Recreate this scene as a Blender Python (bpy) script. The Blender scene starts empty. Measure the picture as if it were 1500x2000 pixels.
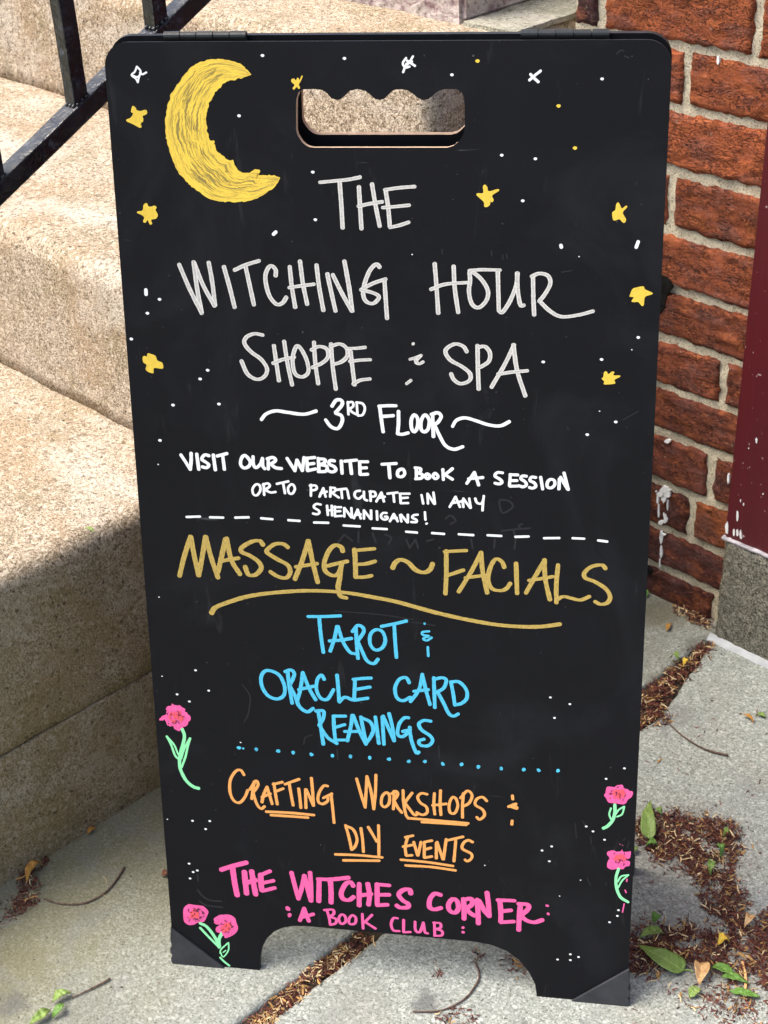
import bpy, bmesh, math, random
from mathutils import Vector, Matrix, noise
from mathutils.geometry import tessellate_polygon

# ------------------------------------------------------------------ camera, light, exposure
SC = bpy.context.scene
COL = SC.collection
CAM_POS = Vector((0.79794, -0.72841, 1.21630))
F_PX = 3039.56                                     # focal length in pixels of a 1500 x 2000 frame
RIGHT = Vector((0.704571, 0.708051, -0.047368))
DOWN = Vector((0.342886, -0.398122, -0.850840))
FWD = Vector((-0.621296, 0.583235, -0.523286))
cam_d = bpy.data.cameras.new('camera')
cam = bpy.data.objects.new('camera', cam_d); COL.objects.link(cam)
cam_d.sensor_fit = 'VERTICAL'; cam_d.sensor_height = 24.0
cam_d.lens = F_PX / 2000.0 * 24.0
cam_d.clip_start = 0.02; cam_d.clip_end = 200
M = Matrix((RIGHT, -DOWN, -FWD)).transposed().to_4x4(); M.translation = CAM_POS
cam.matrix_world = M
cam_d.dof.use_dof = True; cam_d.dof.focus_distance = 1.36; cam_d.dof.aperture_fstop = 16
SC.camera = cam

SUN_EL, SUN_AZ = 58.0, 222.0                        # azimuth of the sun, degrees counter-clockwise from +X
sun_dir = Vector((math.cos(math.radians(SUN_AZ)) * math.cos(math.radians(SUN_EL)),
                  math.sin(math.radians(SUN_AZ)) * math.cos(math.radians(SUN_EL)),
                  math.sin(math.radians(SUN_EL))))
sd = bpy.data.lights.new('sun', 'SUN'); sd.energy = 2.2; sd.angle = math.radians(42); sd.color = (1.0, 0.95, 0.87)
sun = bpy.data.objects.new('sun', sd); COL.objects.link(sun)
sun.rotation_euler = sun_dir.to_track_quat('Z', 'Y').to_euler()
W = bpy.data.worlds.new('World'); SC.world = W; W.use_nodes = True
sky = W.node_tree.nodes.new('ShaderNodeTexSky'); sky.sky_type = 'NISHITA'; sky.sun_disc = False
sky.sun_elevation = math.radians(SUN_EL); sky.sun_rotation = math.radians(90 - SUN_AZ)
sky.dust_density = 5.0; sky.ozone_density = 0.6
bg = W.node_tree.nodes['Background']; bg.inputs['Strength'].default_value = 0.14
W.node_tree.links.new(sky.outputs[0], bg.inputs['Color'])
SC.view_settings.view_transform = 'Standard'; SC.view_settings.look = 'None'
SC.view_settings.exposure = 1.15; SC.view_settings.gamma = 1.0

# ------------------------------------------------------------------ helpers
def pix_ray(u, v):
    return (RIGHT * ((u - 750) / F_PX) + DOWN * ((v - 1000) / F_PX) + FWD)
def on_ground(u, v, z=0.0):
    d = pix_ray(u, v); t = (z - CAM_POS.z) / d.z; return CAM_POS + d * t
def on_wall(u, v, y):
    d = pix_ray(u, v); t = (y - CAM_POS.y) / d.y; return CAM_POS + d * t

def link(name, me, mats=(), parent=None, **props):
    o = bpy.data.objects.new(name, me); COL.objects.link(o)
    if me is not None:
        for m in (mats if isinstance(mats, (list, tuple)) else [mats]): me.materials.append(m)
    if parent is not None: o.parent = parent
    for k, v in props.items(): o[k] = v
    return o
def obj(name, bm, mats, parent=None, smooth=False, **props):
    me = bpy.data.meshes.new(name)
    bmesh.ops.recalc_face_normals(bm, faces=bm.faces) if props.pop('fixn', True) else None
    bm.to_mesh(me); bm.free()
    if smooth:
        for p in me.polygons: p.use_smooth = True
    return link(name, me, mats, parent, **props)
def thing(name, label, cat, loc=(0, 0, 0), rz=0.0, group=None):
    o = link(name, None); o.location = loc; o.rotation_euler = (0, 0, rz)
    o['label'] = label; o['category'] = cat
    if group: o['group'] = group
    return o
def box(bm, a, b):
    x0, y0, z0 = a; x1, y1, z1 = b
    vs = [bm.verts.new(p) for p in ((x0,y0,z0),(x1,y0,z0),(x1,y1,z0),(x0,y1,z0),(x0,y0,z1),(x1,y0,z1),(x1,y1,z1),(x0,y1,z1))]
    for f in ((0,3,2,1),(4,5,6,7),(0,1,5,4),(1,2,6,5),(2,3,7,6),(3,0,4,7)): bm.faces.new([vs[i] for i in f])
    return vs
def slice_axis(bm, axis, lo, hi, step):
    n = Vector([1 if i == axis else 0 for i in range(3)])
    k = lo + step
    while k < hi - step * 0.3:
        bmesh.ops.bisect_plane(bm, geom=bm.verts[:] + bm.edges[:] + bm.faces[:], plane_co=n * k, plane_no=n, dist=1e-6)
        k += step

# ------------------------------------------------------------------ node materials
class NT:
    def __init__(s, name, rough=0.85, spec=0.3):
        s.m = bpy.data.materials.new(name); s.m.use_nodes = True
        s.t = s.m.node_tree; s.b = s.t.nodes['Principled BSDF']
        s.b.inputs['Roughness'].default_value = rough
        s.b.inputs['Specular IOR Level'].default_value = spec
    def n(s, typ, **kw):
        x = s.t.nodes.new(typ)
        for k, v in kw.items(): setattr(x, k, v)
        return x
    def l(s, a, b): s.t.links.new(a, b)
    def coord(s, scale=(1, 1, 1), rot=(0, 0, 0), which='Object'):
        tc = s.n('ShaderNodeTexCoord'); mp = s.n('ShaderNodeMapping')
        mp.inputs['Scale'].default_value = scale; mp.inputs['Rotation'].default_value = rot
        s.l(tc.outputs[which], mp.inputs['Vector']); return mp.outputs[0]
    def noise(s, sc, det=3, rough=0.55, vec=None, dist=0.0):
        x = s.n('ShaderNodeTexNoise'); x.inputs['Scale'].default_value = sc; x.inputs['Detail'].default_value = det
        x.inputs['Roughness'].default_value = rough; x.inputs['Distortion'].default_value = dist
        s.l(vec if vec is not None else s.coord(), x.inputs['Vector']); return x.outputs['Fac']
    def voro(s, sc, vec=None, out='Color'):
        x = s.n('ShaderNodeTexVoronoi'); x.inputs['Scale'].default_value = sc
        s.l(vec if vec is not None else s.coord(), x.inputs['Vector']); return x.outputs[out]
    def ramp(s, fac, *stops):
        r = s.n('ShaderNodeValToRGB'); e = r.color_ramp.elements
        while len(e) < len(stops): e.new(0.5)
        for el, (p, c) in zip(e, stops):
            el.position = p; el.color = (c, c, c, 1) if not isinstance(c, (tuple, list)) else (*c, 1)
        s.l(fac, r.inputs[0]); return r.outputs[0]
    def mix(s, fac, a, b, mode='MIX'):
        x = s.n('ShaderNodeMix', data_type='RGBA', blend_type=mode)
        for sock, v in ((x.inputs[0], fac), (x.inputs[6], a), (x.inputs[7], b)):
            if isinstance(v, (int, float)): sock.default_value = v
            elif isinstance(v, (tuple, list)): sock.default_value = (*v, 1)
            else: s.l(v, sock)
        return x.outputs[2]
    def math(s, op, a, b=0.0):
        x = s.n('ShaderNodeMath', operation=op)
        for sock, v in zip(x.inputs, (a, b)):
            if isinstance(v, (int, float)): sock.default_value = v
            else: s.l(v, sock)
        return x.outputs[0]
    def bump(s, h, dist=0.001, strength=1.0, prev=None):
        x = s.n('ShaderNodeBump'); x.inputs['Distance'].default_value = dist; x.inputs['Strength'].default_value = strength
        s.l(h, x.inputs['Height'])
        if prev is not None: s.l(prev, x.inputs['Normal'])
        return x.outputs[0]
    def done(s, color=None, normal=None, rough=None):
        if color is not None:
            if isinstance(color, (tuple, list)): s.b.inputs['Base Color'].default_value = (*color, 1)
            else: s.l(color, s.b.inputs['Base Color'])
        if normal is not None: s.l(normal, s.b.inputs['Normal'])
        if rough is not None: s.l(rough, s.b.inputs['Roughness'])
        return s.m

def mat_concrete():
    a = NT('pavement_concrete', 0.9, 0.2)
    g1 = a.noise(330, 2, 0.6); g2 = a.noise(760, 2, 0.6)
    cs = a.n('ShaderNodeSeparateColor'); a.l(a.voro(520), cs.inputs[0]); cs2 = a.n('ShaderNodeSeparateColor'); a.l(a.voro(300), cs2.inputs[0])
    c = a.ramp(g1, (0.30, (0.195, 0.212, 0.188)), (0.46, (0.265, 0.288, 0.258)), (0.54, (0.302, 0.325, 0.295)), (0.70, (0.39, 0.415, 0.385)))
    c = a.mix(a.ramp(g2, (0.56, 0.0), (0.66, 0.6)), c, (0.47, 0.49, 0.455))
    c = a.mix(a.ramp(g2, (0.34, 0.6), (0.44, 0.0)), c, (0.10, 0.106, 0.095))
    c = a.mix(a.ramp(cs.outputs[0], (0.0, 0.75), (0.30, 0.0)), c, (0.11, 0.118, 0.105))
    c = a.mix(a.ramp(cs.outputs[1], (0.70, 0.0), (1.0, 0.75)), c, (0.52, 0.545, 0.51))
    c = a.mix(a.ramp(cs2.outputs[2], (0.90, 0.0), (1.0, 0.6)), c, (0.58, 0.59, 0.54))
    # damp, mossy tint in large patches, darker olive towards the steps, grey blotches
    big = a.noise(5.5, 5, 0.6, dist=0.6)
    c = a.mix(a.ramp(big, (0.46, 0.0), (0.66, 0.55)), c, a.mix(0.5, c, (0.20, 0.185, 0.115)))
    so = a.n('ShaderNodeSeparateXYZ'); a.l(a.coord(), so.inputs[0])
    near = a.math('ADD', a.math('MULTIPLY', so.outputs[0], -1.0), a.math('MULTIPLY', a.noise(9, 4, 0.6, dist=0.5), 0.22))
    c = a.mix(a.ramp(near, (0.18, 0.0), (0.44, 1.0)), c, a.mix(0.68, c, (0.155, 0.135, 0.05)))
    bl = a.noise(16, 4, 0.6)
    c = a.mix(a.ramp(bl, (0.36, 0.55), (0.48, 0.0)), c, a.mix(0.55, c, (0.20, 0.21, 0.205)))
    wob = a.math('MULTIPLY', a.math('SUBTRACT', a.noise(60, 4, 0.65), 0.5), 0.05)
    for (u, v), r, k, col in (((832, 1962), 0.020, 0.65, (0.09, 0.09, 0.09)), ((1318, 1392), 0.030, 0.45, (0.16, 0.16, 0.15)), ((25, 1958), 0.022, 0.6, (0.10, 0.10, 0.10)),
                          ((1290, 1195), 0.050, 0.6, (0.13, 0.115, 0.07)), ((1365, 1262), 0.028, 0.6, (0.12, 0.11, 0.085)), ((1330, 1660), 0.10, 0.35, (0.20, 0.16, 0.11)), ((1380, 1850), 0.09, 0.35, (0.20, 0.16, 0.11)), ((180, 1990), 0.05, 0.3, (0.15, 0.15, 0.13)), ((700, 1960), 0.05, 0.25, (0.18, 0.18, 0.165))):
        g = on_ground(u, v); vm = a.n('ShaderNodeVectorMath', operation='DISTANCE'); a.l(a.coord(), vm.inputs[0]); vm.inputs[1].default_value = (g.x, g.y, 0)
        c = a.mix(a.ramp(a.math('ADD', vm.outputs['Value'], wob), (r * 0.35, k), (r, 0.0)), c, col)
    c = a.mix(a.ramp(a.noise(150, 2), (0.69, 0.0), (0.73, 0.85)), c, (0.07, 0.06, 0.05))
    nb = a.bump(g1, 0.0016, 0.6)
    nb = a.bump(big, 0.004, 0.3, nb)
    return a.done(c, nb)

def mat_stone(name, lo, mid, hi, stain, moss, scale=300, pale=(0.7, 0.66, 0.6), grime_shade=False):
    a = NT(name, 0.92, 0.15)
    g = a.noise(scale, 3, 0.65); g2 = a.noise(scale * 2.3, 2, 0.6)
    v = a.voro(scale * 0.62)
    sep = a.n('ShaderNodeSeparateColor'); a.l(v, sep.inputs[0])
    c = a.ramp(g, (0.36, lo), (0.49, mid), (0.63, hi))
    big = a.noise(7, 5, 0.6, dist=0.8)
    c = a.mix(a.ramp(big, (0.46, 0.0), (0.62, 0.85)), c, a.mix(0.55, c, stain))
    m2 = a.noise(11, 4, 0.6, vec=a.coord(rot=(0.4, 0.2, 1.0)))
    c = a.mix(a.ramp(m2, (0.50, 0.0), (0.64, 0.8)), c, a.mix(0.5, c, moss))
    dapple = a.noise(4.2, 5, 0.62, vec=a.coord((1, 1.6, 2.2), (0.2, 0.1, 0.5)), dist=0.5)
    c = a.mix(a.ramp(dapple, (0.50, 0.0), (0.62, 0.8)), c, a.mix(0.5, c, pale))  # pale mottling, partly dappled daylight put into the stone colour
    c = a.mix(a.ramp(sep.outputs[0], (0.0, 0.75), (0.22, 0.0)), c, lo)
    c = a.mix(a.ramp(sep.outputs[1], (0.80, 0.0), (1.0, 0.8)), c, hi)
    c = a.mix(a.ramp(g2, (0.37, 0.8), (0.45, 0.0)), c, lo)
    c = a.mix(a.ramp(g2, (0.56, 0.0), (0.65, 0.6)), c, hi)
    if grime_shade:       # brown green algae and painted-in shade on the cheek of the two lowest blocks
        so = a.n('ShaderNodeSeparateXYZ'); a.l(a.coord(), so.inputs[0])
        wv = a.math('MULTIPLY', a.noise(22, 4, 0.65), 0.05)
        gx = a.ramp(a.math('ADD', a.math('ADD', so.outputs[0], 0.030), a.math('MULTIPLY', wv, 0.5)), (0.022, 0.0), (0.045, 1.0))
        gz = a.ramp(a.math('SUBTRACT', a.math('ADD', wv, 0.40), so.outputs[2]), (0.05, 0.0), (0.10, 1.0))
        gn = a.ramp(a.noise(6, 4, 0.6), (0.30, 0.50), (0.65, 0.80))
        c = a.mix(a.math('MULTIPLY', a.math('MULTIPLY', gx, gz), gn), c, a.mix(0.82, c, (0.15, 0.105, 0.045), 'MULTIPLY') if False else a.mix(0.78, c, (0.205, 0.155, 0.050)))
    dark = a.noise(170, 2, 0.5)
    c = a.mix(a.ramp(dark, (0.64, 0.0), (0.70, 0.8)), c, (0.06, 0.045, 0.03))
    nb = a.bump(g, 0.0030, 0.9)
    nb = a.bump(big, 0.006, 0.35, nb)
    return a.done(c, nb)

def mat_brick():
    a = NT('brick_clay', 0.88, 0.25)
    at = a.n('ShaderNodeAttribute'); at.attribute_name = 'tone'
    tone = at.outputs['Color']
    vec = a.coord((1.0, 1.0, 2.4), (0, 0.24, 0))
    wr = a.noise(70, 6, 0.68, vec, 2.2)
    cr = a.noise(52, 4, 0.62, a.coord((1.0, 1.0, 2.9), (0.3, 0.30, 0.1)), 2.6)
    ridge = a.math('ABSOLUTE', a.math('SUBTRACT', cr, 0.5))
    crack = a.ramp(ridge, (0.0, 1.0), (0.012, 0.75), (0.035, 0.0))
    gate = a.ramp(a.noise(30, 3, 0.5), (0.42, 0.0), (0.52, 1.0))
    crack = a.math('MULTIPLY', crack, gate)
    gr = a.noise(420, 3, 0.7)
    patch = a.noise(24, 4, 0.6, a.coord((1, 1, 1.7)))
    c = a.mix(a.ramp(patch, (0.50, 0.0), (0.62, 0.75)), tone, a.mix(0.6, tone, (0.20, 0.115, 0.11)))
    c = a.mix(a.ramp(patch, (0.38, 0.7), (0.48, 0.0)), c, a.mix(0.6, tone, (0.62, 0.19, 0.06)))
    c = a.mix(a.ramp(wr, (0.38, 0.75), (0.45, 0.0)), c, a.mix(0.6, tone, (0.10, 0.055, 0.055)))
    c = a.mix(a.ramp(wr, (0.56, 0.0), (0.64, 0.6)), c, a.mix(0.5, tone, (0.66, 0.30, 0.17)))
    c = a.mix(a.ramp(gr, (0.36, 0.75), (0.45, 0.0)), c, a.mix(0.7, tone, (0.06, 0.02, 0.015)))
    c = a.mix(crack, c, (0.035, 0.018, 0.015))
    c = a.mix(a.ramp(a.noise(140, 2), (0.70, 0.0), (0.74, 0.5)), c, (0.45, 0.33, 0.27))
    nb = a.bump(wr, 0.006, 1.0)
    nb = a.bump(a.math('SUBTRACT', 1.0, crack), 0.004, 1.0, nb)
    nb = a.bump(gr, 0.0014, 0.8, nb)
    return a.done(c, nb)

def mat_mortar():
    a = NT('lime_mortar', 0.95, 0.1)
    g = a.noise(520, 3, 0.7)
    c = a.ramp(g, (0.36, (0.20, 0.17, 0.115)), (0.43, (0.56, 0.49, 0.35)), (0.60, (0.76, 0.69, 0.52)))
    c = a.mix(a.ramp(a.noise(30, 4), (0.45, 0.0), (0.7, 0.5)), c, (0.30, 0.27, 0.21))
    return a.done(c, a.bump(g, 0.0018, 0.8))

def mat_board():
    a = NT('blackboard_paint', 0.60, 0.18)
    sm = a.noise(9, 6, 0.65, dist=1.2)
    c = a.mix(a.ramp(sm, (0.45, 0.0), (0.75, 0.5)), (0.0034, 0.0035, 0.0052), (0.0070, 0.0076, 0.0115))
    spk = a.noise(330, 1, 0.4)
    c = a.mix(a.ramp(spk, (0.80, 0.0), (0.84, 0.30)), c, (0.25, 0.25, 0.26))
    so = a.n('ShaderNodeSeparateXYZ'); a.l(a.coord(), so.inputs[0])
    wipe = a.noise(7, 4, 0.6, a.coord((1.0, 1.0, 1.0), (0, 0.9, 0)), 1.5)
    c = a.mix(a.ramp(wipe, (0.52, 0.0), (0.72, 0.6)), c, (0.012, 0.0125, 0.0155))
    st = a.noise(22, 4, 0.7, a.coord((3.0, 1.0, 0.55), (0, 0.5, 0)), 0.8)
    c = a.mix(a.ramp(st, (0.64, 0.0), (0.80, 0.25)), c, (0.07, 0.07, 0.075))
    scr = a.noise(90, 3, 0.6, a.coord((0.12, 1.0, 2.0), (0, 0.7, 0)), 0.3)
    c = a.mix(a.ramp(scr, (0.735, 0.0), (0.76, 0.35)), c, (0.12, 0.12, 0.13))
    r = a.ramp(sm, (0.3, 0.52), (0.7, 0.7))
    return a.done(c, a.bump(a.noise(700, 2), 0.0003, 0.25), r)

def mat_plain(name, col, rough=0.6, spec=0.3, var=0.25, sc=120, bump=0.0004):
    a = NT(name, rough, spec)
    n = a.noise(sc, 4, 0.6)
    dk = tuple(x * (1 - var) for x in col); lt = tuple(min(1, x * (1 + var)) for x in col)
    return a.done(a.ramp(n, (0.3, dk), (0.7, lt)), a.bump(n, bump, 0.6))

def mat_iron():
    a = NT('black_gloss_paint', 0.3, 0.55)
    n = a.noise(70, 4, 0.6); f = a.noise(16, 3, 0.6)
    c = a.mix(a.ramp(n, (0.45, 0.0), (0.65, 0.6)), (0.006, 0.007, 0.009), (0.020, 0.023, 0.030))
    c = a.mix(a.ramp(a.noise(48, 5, 0.72), (0.60, 0.0), (0.70, 0.6)), c, (0.10, 0.115, 0.15))
    return a.done(c, a.bump(n, 0.004, 0.7), a.ramp(f, (0.35, 0.12), (0.65, 0.42)))

def mat_ink(name, col, streak=0.0, edge=0.0, rough=0.7):
    """chalk-marker ink; UV x runs along the stroke (metres), y across it (-1..1)"""
    a = NT(name, rough, 0.2)
    uv = a.coord((260, 2.6, 1), which='UV')
    sep = a.n('ShaderNodeSeparateXYZ'); a.l(a.coord(which='UV'), sep.inputs[0])
    n = a.noise(1.0, 3, 0.6, uv)
    g = a.noise(900, 2, 0.6)
    board = (0.016, 0.016, 0.019)
    thin = tuple(x * 0.42 + b * 0.58 for x, b in zip(col, board))
    fac = a.ramp(n, (0.35, streak), (0.66, 0.0))
    if edge > 0:
        ab = a.math('ABSOLUTE', sep.outputs[1])
        mid = a.ramp(ab, (0.35, edge), (0.85, 0.0))
        gm = a.ramp(g, (0.35, 1.0), (0.7, 0.35))
        fac = a.math('MAXIMUM', a.math('MULTIPLY', mid, gm), fac)
    c = a.mix(fac, col, thin)
    return a.done(c, a.bump(n, 0.0002, 0.3))

def mat_moon():
    a = NT('yellow_chalk_scribble', 0.75, 0.15)
    n = a.noise(1.0, 5, 0.7, a.coord((24, 8.5, 1), which='UV'), 0.35)
    n2 = a.noise(1.0, 3, 0.6, a.coord((150, 18, 1), which='UV'))
    sep = a.n('ShaderNodeSeparateXYZ'); a.l(a.coord(which='UV'), sep.inputs[0])
    ab = a.math('ABSOLUTE', sep.outputs[1])
    keep = a.ramp(ab, (0.55, 1.0), (0.9, 0.25))
    f = a.math('MULTIPLY', a.ramp(n, (0.50, 0.0), (0.57, 0.9)), keep)
    c = a.mix(a.ramp(n2, (0.3, 0.45), (0.6, 0.0)), (0.90, 0.63, 0.085), (0.70, 0.44, 0.07))
    n3 = a.noise(1.0, 4, 0.7, a.coord((34, 16, 1), which='UV'), 0.6)
    f = a.math('MAXIMUM', f, a.math('MULTIPLY', a.ramp(n3, (0.55, 0.0), (0.62, 0.75)), keep))
    c = a.mix(f, c, (0.215, 0.165, 0.06))
    c = a.mix(a.ramp(a.noise(190, 2), (0.72, 0.0), (0.76, 0.7)), c, (0.03, 0.025, 0.02))
    return a.done(c, a.bump(n, 0.0003, 0.5))

def mat_attr(name, attr='tone', rough=0.8, spec=0.2, sc=300):
    a = NT(name, rough, spec)
    at = a.n('ShaderNodeAttribute'); at.attribute_name = attr
    n = a.noise(sc, 3, 0.6)
    return a.done(a.mix(a.ramp(n, (0.3, 0.5), (0.6, 0.0)), at.outputs['Color'], a.mix(0.5, at.outputs['Color'], (0.02, 0.015, 0.01))),
                  a.bump(n, 0.0006, 0.5))

def mat_leaf(name, col, col2):
    a = NT(name, 0.5, 0.35)
    n = a.noise(90, 4, 0.6)
    sep = a.n('ShaderNodeSeparateXYZ'); a.l(a.coord(which='UV'), sep.inputs[0])
    ab = a.math('ABSOLUTE', sep.outputs[1])
    vein = a.math('FRACT', a.math('SUBTRACT', a.math('MULTIPLY', sep.outputs[0], 9.0), a.math('MULTIPLY', ab, 1.3)))
    c = a.mix(a.ramp(n, (0.35, 0.0), (0.65, 0.8)), col, col2)
    pale = tuple(min(1, x * 1.7 + 0.03) for x in col)
    c = a.mix(a.ramp(vein, (0.0, 0.55), (0.16, 0.0)), c, pale)
    c = a.mix(a.ramp(ab, (0.0, 0.8), (0.10, 0.0)), c, pale)
    c = a.mix(a.ramp(a.noise(200, 3, 0.6), (0.62, 0.0), (0.70, 0.7)), c, tuple(x * 0.4 for x in col))
    nb = a.bump(vein, 0.0012, 0.5)
    return a.done(c, a.bump(n, 0.0010, 0.6, nb))

MC = mat_concrete()
MSTONE = mat_stone('stoop_stone', (0.125, 0.092, 0.06), (0.375, 0.302, 0.218), (0.66, 0.565, 0.45), (0.33, 0.215, 0.11), (0.20, 0.17, 0.085), 360, grime_shade=True)
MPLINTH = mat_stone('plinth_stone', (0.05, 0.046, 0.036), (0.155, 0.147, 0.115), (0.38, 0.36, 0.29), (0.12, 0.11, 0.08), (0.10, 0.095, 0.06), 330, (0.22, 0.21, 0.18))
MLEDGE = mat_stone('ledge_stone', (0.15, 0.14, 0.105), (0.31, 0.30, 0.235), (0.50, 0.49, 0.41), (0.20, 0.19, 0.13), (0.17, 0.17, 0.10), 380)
MBRICK, MMORTAR, MBOARD, MIRON = mat_brick(), mat_mortar(), mat_board(), mat_iron()
def mat_red():
    a = NT('maroon_door_paint', 0.36, 0.45)
    n = a.noise(60, 4, 0.6, a.coord((4.0, 1, 0.12))); f = a.noise(9, 4, 0.6, a.coord((1, 1, 0.4)))
    c = a.mix(a.ramp(f, (0.40, 0.0), (0.62, 0.6)), (0.098, 0.0115, 0.016), (0.070, 0.0085, 0.013))
    c = a.mix(a.ramp(a.noise(150, 2, 0.5), (0.715, 0.0), (0.735, 0.8)), c, (0.45, 0.33, 0.32))
    return a.done(c, a.bump(n, 0.0012, 0.6), a.ramp(f, (0.3, 0.28), (0.7, 0.5)))
MRED = mat_red()
def mat_sill():
    a = NT('peeling_purple_paint', 0.75, 0.3)
    n = a.noise(30, 5, 0.7, a.coord((1.0, 1, 1.6)), 0.6); f = a.noise(160, 3, 0.6)
    so = a.n('ShaderNodeSeparateXYZ'); a.l(a.coord(), so.inputs[0])
    c = a.ramp(n, (0.36, (0.24, 0.16, 0.17)), (0.47, (0.40, 0.34, 0.32)), (0.62, (0.52, 0.47, 0.43)))
    low = a.math('ADD', so.outputs[2], a.math('MULTIPLY', n, 0.03))
    c = a.mix(a.ramp(low, (0.19, 0.9), (0.203, 0.0)), c, (0.20, 0.035, 0.075))
    c = a.mix(a.ramp(f, (0.36, 0.6), (0.45, 0.0)), c, (0.10, 0.06, 0.06))
    return a.done(c, a.bump(n, 0.006, 0.8))
MSILL = mat_sill()
MCAULK = mat_plain('white_caulk', (0.42, 0.44, 0.45), 0.6, 0.3, 0.15, 60, 0.001)
MWOOD = mat_plain('raw_wood_edge', (0.60, 0.43, 0.30), 0.8, 0.2, 0.12, 150)
MEDGE = mat_plain('black_board_edge', (0.022, 0.023, 0.028), 0.5, 0.35, 0.3, 90)
MPLASTIC = mat_plain('black_plastic', (0.030, 0.031, 0.036), 0.55, 0.4, 0.35, 40, 0.0006)
MHINGE = mat_plain('black_hinge_metal', (0.012, 0.014, 0.014), 0.28, 0.6, 0.3, 100)
MSOIL = mat_plain('joint_soil', (0.055, 0.042, 0.03), 0.95, 0.1, 0.6, 300, 0.003)
MPAINTDRIP = mat_plain('white_paint_drip', (0.86, 0.86, 0.84), 0.6, 0.3, 0.1, 200)

# ------------------------------------------------------------------ ground
STAIR_X, WALL_Y, PLY = -0.412, 0.719, 0.685
JX0, JX1 = -0.079, -0.0575                            # the open joint between the two slabs
def slab(name, x0, x1, y0, y1, ragged=None):
    bm = bmesh.new(); step = 0.01
    box(bm, (x0, y0, -0.06), (x1, y1, 0.0))
    top = [e for e in bm.edges if all(v.co.z > -0.01 for v in e.verts)]
    bmesh.ops.bevel(bm, geom=top, offset=0.006, segments=3, affect='EDGES', profile=0.6)
    o = obj(name, bm, MC, kind='structure'); return o
def pavement(name, x0, x1, jag):
    """slab whose edge along the joint is uneven"""
    bm = bmesh.new()
    ys = [-6 + 5.5 * i / 10 for i in range(11)] + [-0.5 + 0.008 * i for i in range(1, 190)]
    ys = [y for y in ys if y < 0.98] + [1.2]
    cols = []
    for y in ys:
        e = 0.003 * noise.noise((y * 26, jag * 7, 0)) + 0.0022 * noise.noise((y * 90, jag * 3, 5))
        if jag < 0:     # left slab: far edge is x1
            w = 0.026 * min(1, max(0, (y - 0.25) / 0.28))
            xe = x1 + e - w; xs = [x0, xe - 0.012, xe - 0.005, xe - 0.0015, xe, xe]
            zs = [0, 0, -0.0006, -0.0022, -0.006, -0.05]
        else:
            xe = x0 + e - 0.042 * min(1.15, max(0, (y - 0.51) / 0.17)) ** 1.2; xs = [xe, xe, xe + 0.0015, xe + 0.005, xe + 0.012, x1]
            zs = [-0.05, -0.006, -0.0022, -0.0006, 0, 0]
        cols.append([bm.verts.new((x, y, z)) for x, z in zip(xs, zs)])
    for a, b in zip(cols, cols[1:]):
        for i in range(5): bm.faces.new((a[i], a[i + 1], b[i + 1], b[i]))
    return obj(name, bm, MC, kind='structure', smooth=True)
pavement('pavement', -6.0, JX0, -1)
pavement('pavement', JX1, 6.0, 1)
bm = bmesh.new(); box(bm, (-7, -7, -0.3), (7, 2.5, -0.0065))
slice_axis(bm, 1, -0.6, 1.0, 0.02)
obj('soil', bm, MSOIL, kind='structure')

# ------------------------------------------------------------------ stone stoop
def rough_block(bm, r, seed, step=0.014, amp=0.0022, xlim=-1.1):
    lo = [min(v.co[i] for v in bm.verts) for i in range(3)]; hi = [max(v.co[i] for v in bm.verts) for i in range(3)]
    edges = [e for e in bm.edges if all(v.co.z > hi[2] - 1e-5 for v in e.verts)
             and (all(abs(v.co.y - lo[1]) < 1e-5 for v in e.verts) or all(abs(v.co.x - hi[0]) < 1e-5 for v in e.verts))]
    edges += [e for e in bm.edges if all(abs(v.co.y - lo[1]) < 1e-5 and abs(v.co.x - hi[0]) < 1e-5 for v in e.verts)]
    bmesh.ops.bevel(bm, geom=edges, offset=r, segments=5, affect='EDGES', profile=0.5)
    slice_axis(bm, 0, max(lo[0], xlim), hi[0] - r * 0.8, step * 1.5)
    slice_axis(bm, 1, lo[1] + r, min(hi[1], lo[1] + 0.6), step * 1.5)
    slice_axis(bm, 2, max(lo[2], hi[2] - 0.3), hi[2] - r, step * 1.3)
    bm.normal_update()
    for v in bm.verts:
        d = noise.noise(v.co * 17 + Vector((seed, 0, 0))) * amp + noise.noise(v.co * 55 + Vector((0, seed, 0))) * amp * 0.55
        v.co += v.normal * d
stoop = thing('stone_stoop', 'worn tan stone entrance steps with rounded edges beside the brick wall', 'steps', (STAIR_X, 0.157, 0))
def step_block(a, b, r, seed, lbl=None):
    off = Vector((STAIR_X, 0.157, 0))
    bm = bmesh.new(); box(bm, Vector(a) - off, Vector(b) - off)
    rough_block(bm, r, seed, xlim=-1.2)
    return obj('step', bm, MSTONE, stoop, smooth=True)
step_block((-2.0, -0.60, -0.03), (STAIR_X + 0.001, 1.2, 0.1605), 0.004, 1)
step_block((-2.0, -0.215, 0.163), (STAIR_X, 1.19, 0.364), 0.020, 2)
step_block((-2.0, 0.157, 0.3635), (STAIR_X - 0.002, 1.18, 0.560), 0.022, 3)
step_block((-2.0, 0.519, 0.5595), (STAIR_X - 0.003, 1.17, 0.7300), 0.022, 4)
off = Vector((STAIR_X, 0.157, 0))
bm = bmesh.new(); box(bm, Vector((-2.0, 0.668, 0.7290)) - off, Vector((-0.503, 1.16, 0.86)) - off)
bmesh.ops.bevel(bm, geom=[e for e in bm.edges if all(v.co.x > -0.2 for v in e.verts)], offset=0.006, segments=2, affect='EDGES')
slice_axis(bm, 0, -0.6, -0.09, 0.012); slice_axis(bm, 2, 0.729, 0.86, 0.010)
bm.normal_update()
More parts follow.
